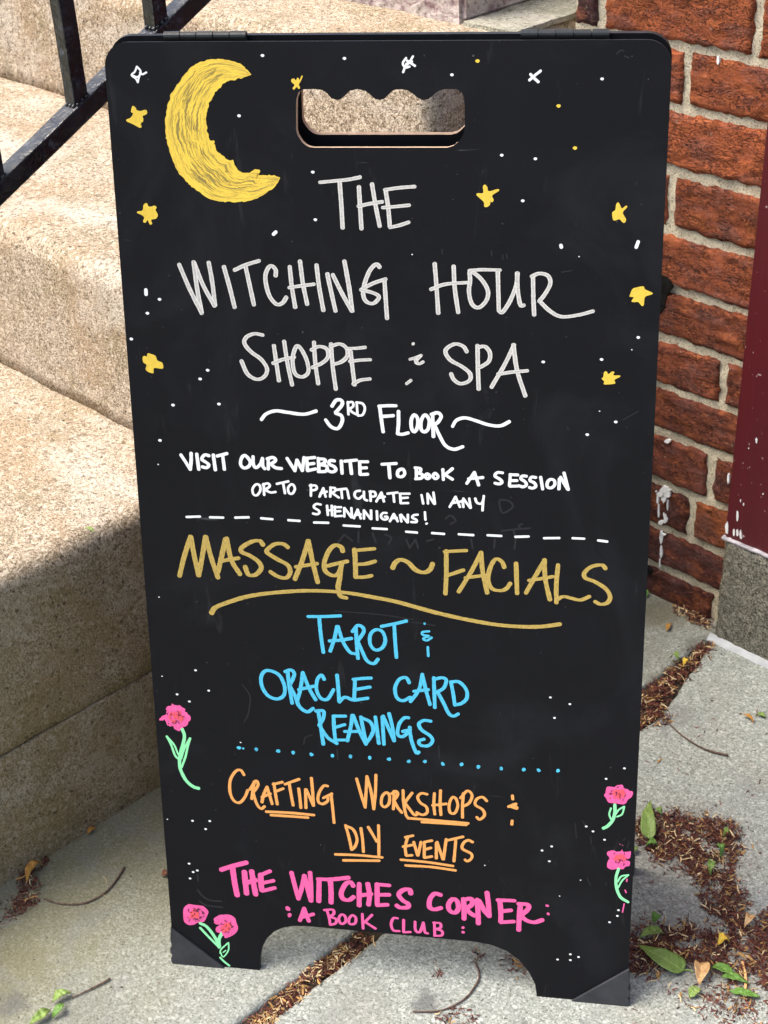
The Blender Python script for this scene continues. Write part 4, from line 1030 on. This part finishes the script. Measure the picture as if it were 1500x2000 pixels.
draw_each('wiped_mark', 'faint', None,
 (780, 760, 3, 13, [C((590,650),(590,690),(605,725),(650,705),(665,680),(640,655)), L((600,830),(690,820),(765,815)), L((670,830),(680,880),(675,935)), L((720,790),(700,800),(710,820)), L((40,880),(60,930)), L((60,930),(95,880)), L((95,880),(110,930)), L((160,890),(200,880)),
  L((270,760),(300,740),(330,770),(300,790)), L((420,880),(430,930)), L((560,880),(555,930))]),
 (320, 860, 3.261, 14, [L((1150,600),(1110,650)), L((1150,600),(1200,640)), L((1240,580),(1240,650)), L((1330,590),(1350,650)), L((1410,600),(1450,620),(1430,660))]),
 (440, 1180, 3, 8, [L((460,820),(470,780),(510,765)), L((100,470),(145,540),(135,640),(110,690)), L((640,40),(900,60),(1100,90)), L((1080,105),(1140,110),(1230,125)), L((1250,830),(1255,900)), L((655,850),(660,910))]),
 (310, 1680, 5, 22, [L((380,290),(430,350),(500,390),(610,400)), L((400,400),(470,440),(620,460)), L((380,140),(385,200))]),
 (1040, 1480, 6, 14, [L((585,740),(615,785)), L((500,770),(515,940)), L((640,1400),(680,1500)), L((1060,970),(1090,940)), L((1020,1000),(1070,1040)), L((1130,980),(1110,1060)), L((680,920),(690,1010)), L((860,1460),(865,1500))]),
 (900, 40, 3, 10, [L((915,195),(935,175),(955,178)), L((960,208),(985,218))]),
 (780, 460, 3, 8, [L((250,80),(252,108)), L((540,90),(542,120)), L((605,115),(608,140)), L((628,108),(632,135)), L((950,215),(1010,205)), L((1310,1080),(1400,1030)), L((985,1120),(990,1140))]))

# --- flowers: traced outline, scribbled over, bare gaps and a coral heart
def flower(label, ox, oy, sc, body, seed, stems, open_=0.0):
    rn = random.Random(seed); body = [(ox + a / sc, oy + b / sc) for a, b in body]; n = len(body)
    cx = sum(p[0] for p in body) / n; cy = sum(p[1] for p in body) / n
    rx = (max(p[0] for p in body) - min(p[0] for p in body)) / 2; ry = (max(p[1] for p in body) - min(p[1] for p in body)) / 2
    k = Ink(); k.fill(body)
    for i in range(11):
        q = body[rn.randrange(n)]; f = rn.uniform(.45, .72); px, py = cx + (q[0] - cx) * f, cy + (q[1] - cy) * f; r = rn.uniform(.16, .30); a = rn.uniform(0, 6)
        k.stroke([(px + math.cos(t + a) * rx * r, py + math.sin(t + a) * ry * r) for t in (0, 1.05, 2.1, 3.14, 4.2, 5.0)], rn.uniform(2.2, 3.4))
    o = k.done('flower_drawing', 'pink', label)
    def scribble(ink, m, w, far, ln, base, nm):
        c = Ink(); c.k = 60
        for i in range(m):
            a = rn.uniform(0, 6.28); d = far * math.sqrt(rn.random()); px, py = cx + math.cos(a) * rx * d, cy + math.sin(a) * ry * d; b = rn.uniform(0, 6.28); h = rn.uniform(.5, 1) * ln
            c.stroke([(px - math.cos(b) * h, py - math.sin(b) * h), (px + math.sin(b) * h * .4, py - math.cos(b) * h * .4), (px + math.cos(b) * h, py + math.sin(b) * h)], rn.uniform(.8, 1.2) * w, base=base)
        me = bpy.data.meshes.new(nm); want = front(0, 0, 1) - front(0, 0, 0)
        c.bm.normal_update(); bmesh.ops.reverse_faces(c.bm, faces=[f for f in c.bm.faces if f.normal.dot(want) < 0])
        c.bm.to_mesh(me); c.bm.free(); link(nm, me, INK[ink], front_panel)
    scribble('coral', 16, 3.0, .42, 4.5, 0.0002, 'flower_heart')
    scribble('gap', 12 + int(16 * open_), 1.2, .72, 2.6, 0.00045, 'bare_gap')
    g = Ink()
    for w, pts in stems: g.stroke(pts, w)
    g.done('flower_stem', 'mint', label.replace('pink flower', 'mint green stem of the flower'))
def tr(ox, oy, sc, *strokes): return [(w / sc, [(ox + a / sc, oy + b / sc) for a, b in pts]) for w, pts in strokes]
flower('pink flower on a long stem at the left edge', 280, 1340, 5.357, [(235,240),(255,210),(290,205),(300,182),(320,195),(340,205),(380,200),(405,220),(438,240),(435,265),(455,275),(470,300),(495,330),(490,360),(470,375),(462,405),(430,425),(400,410),(395,445),(380,470),(350,462),(330,430),(310,415),(280,422),(262,405),(275,380),(235,350),(175,360),(170,340),(215,310),(245,285),(250,260)], 3,
  tr(280, 1340, 5.357, (36, [(405,445),(430,520),(415,610),(385,720),(380,830),(400,900),(450,990),(520,1050),(580,1070)]), (24, [(245,525),(290,610),(330,720),(375,770)]), (20, [(245,525),(320,610),(355,690),(385,750)]), (24, [(490,545),(465,630),(440,740),(400,850)]), (22, [(488,545),(430,650),(395,760)])))
flower('pink flower left of the pair in the lower left corner', 310, 1680, 5, [(245,470),(290,430),(340,435),(420,445),(450,460),(485,500),(470,550),(440,600),(390,605),(340,630),(290,630),(250,600),(240,540)], 8,
  tr(310, 1680, 5, (32, [(405,615),(470,650),(540,740),(595,840)]), (24, [(405,660),(480,740),(590,850)])), 1.0)
flower('pink flower right of the pair in the lower left corner', 310, 1680, 5, [(540,570),(590,540),(680,530),(740,560),(760,610),(775,660),(760,700),(720,735),(650,760),(630,720),(565,700),(560,660),(590,630),(550,605)], 12,
  tr(310, 1680, 5, (34, [(620,710),(590,770),(590,850)]), (14, [(600,910),(610,870),(680,805)]), (14, [(682,805),(680,880),(630,945),(605,900)]), (12, [(630,900),(655,880)]), (20, [(600,950),(640,990),(690,1030)])))
flower('pink flower with a short stem high at the right edge', 1040, 1480, 6, [(870,345),(920,338),(1000,350),(1020,320),(1050,315),(1065,335),(1065,365),(1120,390),(1165,390),(1178,415),(1160,460),(1120,490),(1095,530),(1060,545),(980,535),(920,530),(885,515),(860,470),(838,440),(855,410)], 21,
  tr(1040, 1480, 6, (40, [(965,550),(965,640),(940,730),(880,800),(830,825)]), (22, [(920,590),(900,660),(920,720)]), (22, [(1075,570),(1010,610),(975,660)]), (22, [(1075,575),(1050,660),(990,690)])))
flower('pink flower with a curved stem low at the right edge', 1040, 1480, 6, [(875,1110),(900,1092),(960,1100),(1030,1095),(1050,1075),(1065,1100),(1120,1100),(1150,1095),(1150,1140),(1120,1180),(1100,1200),(1140,1215),(1135,1265),(1090,1275),(1060,1305),(1000,1300),(930,1310),(880,1285),(875,1240),(895,1190),(920,1170),(880,1145)], 33,
  tr(1040, 1480, 6, (36, [(1010,1300),(980,1400),(985,1520),(1030,1630),(1120,1690)]), (22, [(1125,1372),(1040,1390),(1000,1450)]), (20, [(1122,1375),(1050,1440),(1005,1520)])))
draw_each('smudge', 'pink', None, (1040, 1480, 6, 16, [L((1108,1420),(1104,1450)), L((1085,1550),(1098,1580)), L((1075,1710),(1055,1810)), L((1025,1010),(1055,1025))]))

# ------------------------------------------------------------------ litter on the pavement
MLIT = mat_attr('plant_litter')
def inside(p, poly):
    c = False; n = len(poly)
    for i in range(n):
        (x1, y1), (x2, y2) = poly[i], poly[i - 1]
        if (y1 > p[1]) != (y2 > p[1]) and p[0] < (x2 - x1) * (p[1] - y1) / (y2 - y1) + x1: c = not c
    return c
def chip(bm, ly, p, rn, big=1.0, pale=0.16):
    t = rn.random(); pale *= 0.42
    big *= 1.12 if t < pale else 0.74 if rn.random() < .7 else 0.42
    if t < pale * 0.55: col, ln, wd, curl = (0.72, 0.55, 0.30), rn.uniform(.006, .012), rn.uniform(.0008, .0016), rn.uniform(-2.2, 2.2)
    elif t < pale: col, ln, wd, curl = (0.42, 0.24, 0.085), rn.uniform(.005, .010), rn.uniform(.0010, .0022), rn.uniform(-1.2, 1.2)
    elif t < 0.55: col, ln, wd, curl = (0.135, 0.042, 0.032), rn.uniform(.004, .009), rn.uniform(.0009, .0022), rn.uniform(-1, 1)
    elif t < 0.8: col, ln, wd, curl = (0.055, 0.022, 0.02), rn.uniform(.004, .008), rn.uniform(.0010, .0024), rn.uniform(-.8, .8)
    else: col, ln, wd, curl = (0.19, 0.066, 0.04), rn.uniform(.004, .009), rn.uniform(.0010, .0022), rn.uniform(-1, 1)
    v = rn.uniform(.75, 1.25); col = tuple(c * v for c in col)
    ln *= big; wd *= big
    a = rn.uniform(0, 6.283); pit = rn.uniform(-.35, .35); roll = rn.uniform(-1.1, 1.1); n = 4
    x = y = 0.0; th = 0.0; rows = []
    for i in range(n + 1):
        w = wd * (0.45 + 0.55 * math.sin(math.pi * (i + .4) / (n + .8)))
        rows.append((x, y, w)); th += curl / n; x += ln / n * math.cos(th); y += ln / n * math.sin(th)
    R = Matrix.Rotation(a, 3, 'Z') @ Matrix.Rotation(pit, 3, 'Y') @ Matrix.Rotation(roll, 3, 'X')
    vs = []
    for k, (x, y, w) in enumerate(rows):
        vs.append((R @ Vector((x - ln / 2, y - w / 2, 0)), R @ Vector((x - ln / 2, y + w / 2, wd * .15))))
    lift = -min(min(q[0].z, q[1].z) for q in vs) * 0.8 + 0.0003
    vv = [(bm.verts.new(p + q[0] + Vector((0, 0, lift))), bm.verts.new(p + q[1] + Vector((0, 0, lift)))) for q in vs]
    for q, r in zip(vv, vv[1:]):
        f = bm.faces.new((q[0], r[0], r[1], q[1]))
        for lp in f.loops: lp[ly] = (*col, 1)
def litter(name, label, polys, density, seed, height=0.005, edge=0.0, z0=0.0, pale=0.16, big=1.0):
    bm = bmesh.new(); ly = bm.loops.layers.float_color.new('tone'); rn = random.Random(seed)
    for poly in polys:
        G = [on_ground(u, v) for u, v in poly]; P = [(g.x, g.y) for g in G]
        ar = abs(sum(P[i - 1][0] * P[i][1] - P[i][0] * P[i - 1][1] for i in range(len(P)))) / 2
        x0, x1 = min(p[0] for p in P) - edge, max(p[0] for p in P) + edge; y0, y1 = min(p[1] for p in P) - edge, max(p[1] for p in P) + edge
        n = int(ar * density); k = 0; tries = 0
        while k < n and tries < n * 30:
            tries += 1; p = (rn.uniform(x0, x1), rn.uniform(y0, y1))
            jit = (p[0] + 0.010 * noise.noise((p[0] * 60, p[1] * 60, seed)) + rn.gauss(0, .005), p[1] + 0.010 * noise.noise((p[0] * 60, p[1] * 60, seed + 5)) + rn.gauss(0, .005))
            if not inside(jit, P): continue
            if noise.noise((p[0] * 45, p[1] * 45, seed + 3)) < -0.28 and rn.random() < .8: continue
            hh = height * max(0.0, 0.5 + 0.7 * noise.noise((p[0] * 30, p[1] * 30, seed + 1)))
            chip(bm, ly, Vector((p[0], p[1], z0 + rn.uniform(0, 1) ** 2 * hh)), rn, big, pale); k += 1
    return obj(name, bm, MLIT, kind='stuff', label=label, category='litter', fixn=False)
litter('plant_litter', 'dry brown plant litter filling the open joint beneath the sign', [[(478,2010),(520,2010),(724,1836),(712,1820),(690,1822),(560,1925)]], 520000, 1, 0.006, z0=-0.0035, pale=0.42)
litter('plant_litter', 'dark brown plant litter along the joint beside the right edge of the sign',
       [[(1236,1345),(1262,1345),(1296,1330),(1318,1298),(1352,1272),(1384,1250),(1392,1262),(1352,1306),(1318,1340),(1288,1366),(1297,1392),(1308,1412),(1270,1418),(1236,1422)]], 620000, 2, 0.007, z0=-0.002, pale=.22)
litter('plant_litter', 'large drift of red brown plant litter at the lower right',
       [[(1240,1608),(1275,1590),(1330,1592),(1350,1594),(1392,1606),(1430,1602),(1448,1640),(1446,1672),(1425,1700),(1446,1745),(1448,1790),(1468,1808),(1448,1832),(1446,1870),(1470,1905),(1440,1918),(1400,1898),(1350,1886),(1318,1870),(1290,1898),(1226,1900),(1226,1826),(1262,1805),(1300,1812),(1350,1808),(1388,1825),(1396,1795),(1378,1750),(1368,1722),(1340,1700),(1320,1690),(1290,1688),(1272,1664),(1240,1640)]], 560000, 3, 0.007)
litter('plant_litter', 'brown plant litter running out of the picture at the right', [[(1478,1790),(1502,1770),(1530,1780),(1530,1940),(1480,1925),(1462,1896),(1456,1850),(1470,1830)]], 520000, 4, 0.006)
litter('plant_litter', 'dry plant litter gathered in the corner between brick wall and plinth', [[(1322,1178),(1350,1184),(1386,1206),(1392,1228),(1368,1228),(1345,1208),(1325,1196)]], 480000, 5, 0.010, pale=.3)
litter('plant_litter', 'dark litter in the gap at the foot of the stone steps', [[(2,1800),(30,1760),(45,1715),(60,1708),(78,1732),(62,1772),(30,1798),(-10,1812)], [(30,1722),(90,1676),(100,1684),(60,1712)]], 330000, 6, 0.008, pale=.08)
litter('plant_litter', 'loose brown bits scattered thinly over the right pavement', [[(1240,1420),(1500,1330),(1530,1330),(1530,2010),(1235,2010)]], 2600, 7, 0.0, pale=.12)
litter('plant_litter', 'little heap of brown bits in front of the sign opening', [[(845,1990),(900,1965),(935,1985),(930,2010),(850,2010)], [(840,1893),(865,1886),(872,1902),(850,1912)], [(920,1860),(945,1856),(950,1880),(930,1885)], [(980,1865),(1020,1870),(1032,1900),(1005,1912),(985,1890)]], 110000, 8, 0.003, pale=.25)
litter('plant_litter', 'sparse brown specks scattered over the middle pavement', [[(300,1920),(1060,1960),(1230,2000),(1230,2010),(200,2010),(200,1940)], [(0,1830),(330,1660),(335,1990),(0,2010)]], 350, 9, 0.0, pale=.1)
litter('plant_litter', 'brown bits scattered below the large green leaf at the lower right', [[(1300,1930),(1380,1925),(1500,1960),(1500,2010),(1420,2010),(1330,1965)], [(1200,1600),(1260,1600),(1262,1640),(1232,1632)], [(1400,1940),(1440,1900),(1500,1930),(1495,1990),(1420,1975)]], 90000, 10, 0.003, pale=.2)

def leaf(name, label, cat, a, b, width, mat, bend=0.15, lift=0.004, serr=0.0, fold=0.25, stem=None, shape=0.45, group=None):
    """leaf blade lying on the pavement from base a to tip b (marked on the photograph's ground)"""
    A = on_ground(*a); B = on_ground(*b); d = (B - A); ln = d.length; d.normalize(); s = Vector((-d.y, d.x, 0))
    bm = bmesh.new(); uv = bm.loops.layers.uv.new('UVMap'); N = 26; K = 4; prev = None; rn = random.Random(hash(label) % 1000 if False else int(a[0] + b[1]))
    ph = rn.uniform(0, 9)
    for i in range(N + 1):
        t = i / N
        w = width / 2 * (math.sin(math.pi * t ** (math.log(.5) / math.log(shape))) ** 0.85 if 0 < t < 1 else 0.0)
        if serr: w *= 1 - serr * ((i * 0.5) % 1.0)
        w = max(w, 0.0002)
        c = d * (ln * t) + s * (bend * ln * math.sin(math.pi * t))
        zc = lift * (0.35 + math.sin(math.pi * t) * 0.9 + 0.5 * noise.noise((t * 3, ph, 0)))
        row = []
        for j in range(-K, K + 1):
            u = j / K
            z = zc + abs(u) * w * fold + 0.0016 * noise.noise((t * 7, u * 2, ph))
            row.append((bm.verts.new(c + s * (u * w) + Vector((0, 0, max(z, 0.0008)))), (t, u)))
        if prev:
            for j in range(2 * K):
                f = bm.faces.new((prev[j][0], row[j][0], row[j + 1][0], prev[j + 1][0])); f.smooth = True
                for lp, q in zip(f.loops, (prev[j], row[j], row[j + 1], prev[j + 1])): lp[uv].uv = q[1]
        prev = row
    o = obj(name, bm, mat, fixn=False); o.location = A + Vector((0, 0, 0.0015))
    m = o.modifiers.new('thickness', 'SOLIDIFY'); m.thickness = 0.0004
    o['label'] = label; o['category'] = cat
    o['group'] = group or 'fallen leaves on the pavement'
    if stem:
        tube('stalk', [A + (on_ground(*p) - A) for p in stem], 0.0008, 0.0006, mat, parent=o, off=A)
    return o
def tube(name, pts, r0, r1, mat, parent=None, off=Vector((0, 0, 0)), knots=0.0):
    bm = bmesh.new(); P = []
    n = len(pts)
    for i in range(n - 1):
        p0, p1, p2, p3 = pts[max(0, i - 1)], pts[i], pts[i + 1], pts[min(n - 1, i + 2)]
        for k in range(8):
            t = k / 8
            P.append(0.5 * (2 * p1 + (p2 - p0) * t + (2 * p0 - 5 * p1 + 4 * p2 - p3) * t * t + (3 * p1 - p0 - 3 * p2 + p3) * t ** 3))
    P.append(pts[-1]); prev = None
    for i, p in enumerate(P):
        d = (P[min(len(P) - 1, i + 1)] - P[max(0, i - 1)]).normalized(); s = Vector((-d.y, d.x, 0)).normalized(); u = d.cross(s)
        t = i / (len(P) - 1); r = (r0 + (r1 - r0) * t) * (1 + knots * noise.noise((i * .5, r0 * 1e5, 0)))
        row = [bm.verts.new(p - off + Vector((0, 0, r * 0.9)) + s * math.cos(a) * r + u * math.sin(a) * r) for a in [6.2832 * k / 7 for k in range(7)]]
        if prev:
            for k in range(7): bm.faces.new((prev[k], prev[(k + 1) % 7], row[(k + 1) % 7], row[k]))
        else: bm.faces.new(row)
        prev = row
    bm.faces.new(prev)
    return obj(name, bm, mat, parent, smooth=True)
LG1 = mat_leaf('green_leaf', (0.155, 0.245, 0.05), (0.23, 0.32, 0.085))
LG2 = mat_leaf('dark_green_leaf', (0.085, 0.19, 0.03), (0.15, 0.28, 0.05))
LTAN = mat_leaf('tan_leaf', (0.48, 0.27, 0.10), (0.62, 0.42, 0.22))
LYEL = mat_leaf('yellow_leaf', (0.72, 0.43, 0.03), (0.65, 0.50, 0.10))
LORG = mat_leaf('orange_leaf', (0.42, 0.21, 0.035), (0.34, 0.15, 0.03))
MTWIG = mat_plain('twig_bark', (0.13, 0.085, 0.065), 0.85, 0.2, 0.5, 400, 0.001)
mm = 0.001
leaf('leaf', 'upright pointed green leaf touching the right edge of the sign', 'leaf', (1267,1644), (1270,1568), 17 * mm, LG1, 0.03, 0.006, 0.08, .35, shape=.22)
leaf('leaf', 'largest green leaf, lying on the litter beside the right foot of the sign', 'leaf', (1335,1902), (1247,1851), 24 * mm, LG1, 0.08, 0.007, 0.06, .2, stem=[(1333,1898),(1345,1897),(1354,1901)], shape=.24)
leaf('leaf', 'small green leaf just above the largest leaf', 'leaf', (1298,1829), (1249,1838), 12 * mm, LG1, -.12, 0.006, .12, .3)
leaf('leaf', 'narrow dark green leaf right of the tan curled leaf', 'leaf', (1386,1897), (1438,1918), 11 * mm, LG2, .12, 0.006, .05, .3)
leaf('leaf', 'second narrow dark green leaf, just below the first', 'leaf', (1408,1914), (1462,1926), 9 * mm, LG2, .05, 0.005, .05, .3)
leaf('leaf', 'thin green leaf lowest in the lower right corner', 'leaf', (1424,1940), (1484,1952), 9 * mm, LG2, -.05, 0.004, 0, .3)
leaf('leaf', 'curled tan leaf standing below the largest green leaf', 'leaf', (1367,1886), (1365,1930), 15 * mm, LTAN, .06, 0.008, 0, .7)
leaf('leaf', 'orange tipped tan petal on the right drift of litter', 'leaf', (1466,1796), (1453,1820), 9 * mm, LTAN, .1, 0.009, 0, .6)
leaf('leaf', 'bright yellow petal on the litter', 'leaf', (1402,1855), (1424,1848), 10 * mm, LYEL, .15, 0.009, .1, .5)
leaf('leaf', 'small round green leaf below the tan curled leaf', 'leaf', (1346,1952), (1368,1936), 11 * mm, LG1, .05, 0.004, .1, .3)
leaf('leaf', 'small green leaf on the upper edge of the litter beside the sign', 'leaf', (1276,1810), (1290,1798), 10 * mm, LG2, .1, 0.008, 0, .4)
leaf('leaf', 'tiny green leaf at the sign edge beside the lower flower', 'leaf', (1232,1670), (1246,1660), 9 * mm, LG1, .1, 0.003, 0, .4)
leaf('leaf', 'small dark green leaf tucked below the upright leaf', 'leaf', (1262,1654), (1284,1656), 9 * mm, LG2, .1, 0.005, .1, .4)
leaf('leaf', 'yellow green scrap beside the tip of the upright leaf', 'leaf', (1280,1586), (1291,1595), 8 * mm, LYEL if False else LG1, .1, 0.005, 0, .4)
leaf('leaf', 'green scrap in the middle of the large litter drift', 'leaf', (1402,1660), (1408,1678), 8 * mm, LG2, .1, 0.010, .1, .5)
leaf('leaf', 'pale green scrap at the right of the large litter drift', 'leaf', (1412,1640), (1425,1637), 7 * mm, LG1, .1, 0.010, 0, .5)
leaf('leaf', 'green scrap where the litter drift narrows', 'leaf', (1386,1715), (1396,1695), 8 * mm, LG1, .1, 0.010, 0, .5)
leaf('leaf', 'pale green leaf scrap in the joint near the plinth', 'leaf', (1308,1290), (1326,1298), 10 * mm, LG1, .1, 0.009, .1, .4)
leaf('leaf', 'yellow leaf scrap in the joint near the plinth', 'leaf', (1334,1309), (1344,1302), 7 * mm, LYEL, .1, 0.009, 0, .4)
leaf('leaf', 'green leaf flake alone on the right pavement', 'leaf', (1478,1398), (1496,1404), 7 * mm, LG1, .1, 0.002, 0, .3)
leaf('leaf', 'slim orange brown leaf alone on the right pavement', 'leaf', (1450,1400), (1472,1414), 5 * mm, LORG, .1, 0.003, 0, .5)
leaf('leaf', 'small green leaf at the sign edge below the brick wall', 'leaf', (1254,1160), (1263,1170), 9 * mm, LG2, .1, 0.004, .1, .4)
leaf('leaf', 'slim brown leaf near the wall foot', 'leaf', (1303,1236), (1312,1222), 6 * mm, LORG, .1, 0.003, 0, .4)
leaf('leaf', 'orange brown leaf standing in the gap by the stone steps', 'leaf', (53,1728), (85,1694), 10 * mm, LORG, .06, 0.012, 0, .5)
leaf('leaf', 'slim orange flake at the foot of the stone steps', 'leaf', (172,1634), (190,1622), 6 * mm, LORG, .1, 0.004, 0, .4)
leaf('leaf', 'brown leaf flake beside the left foot of the sign', 'leaf', (316,1714), (331,1711), 9 * mm, mat_leaf('brown_leaf', (0.20, 0.07, 0.035), (0.13, 0.05, 0.03)), .1, 0.003, 0, .4)
leaf('leaf', 'upper green leaflet of the sprig in the lower left corner', 'leaf', (104,1962), (140,1944), 10 * mm, LG1, .08, 0.005, .05, .3)
leaf('leaf', 'long green leaflet of the sprig in the lower left corner', 'leaf', (100,1976), (58,2006), 11 * mm, LG1, .08, 0.005, .12, .3)
leaf('leaf', 'lower dark green leaflet of the sprig in the lower left corner', 'leaf', (104,1992), (126,1964), 8 * mm, LG2, -.08, 0.005, .05, .3)
leaf('leaf', 'tiny yellow green bud on the edge of the lower step', 'leaf', (164,1036), (180,1042), 6 * mm, LG1, .1, 0.003, 0, .4)
bud = bpy.data.objects['leaf.029'] if 'leaf.029' in bpy.data.objects else None
if bud is not None:
    d = pix_ray(166, 1034); t = (0.3655 - CAM_POS.z) / d.z; bud.location = CAM_POS + d * t; bud.scale = (.75, .75, .75)
def twig(label, px, r0, r1):
    pts = [on_ground(*p) for p in px]; off = pts[0].copy()
    o = tube('twig', pts, r0, r1, MTWIG, off=off, knots=.35); o.location = off + Vector((0, 0, 0.001)); o['label'] = label; o['category'] = 'twig'; o['group'] = 'fallen twigs on the pavement'
    return o
twig('thin curved brown twig on the left pavement beside the steps', [(85,1757),(118,1767),(165,1766),(205,1746),(228,1720),(243,1696)], .0007, .0012)
twig('thin brown twig lying below the joint on the right pavement', [(1302,1410),(1330,1437),(1365,1460),(1392,1471),(1422,1478)], .0008, .0014)
twig('forked brown twig in front of the sign opening', [(806,1978),(860,1976),(905,1955),(930,1925),(936,1905),(928,1882)], .0008, .0011)
twig('reddish thin twig in the lower left corner near the green sprig', [(140,1951),(165,1940),(190,1928),(216,1914)], .0006, .0012)
twig('pale catkin stalk in the lower right corner', [(1450,1882),(1456,1910),(1455,1950)], .0016, .0014).active_material = LTAN
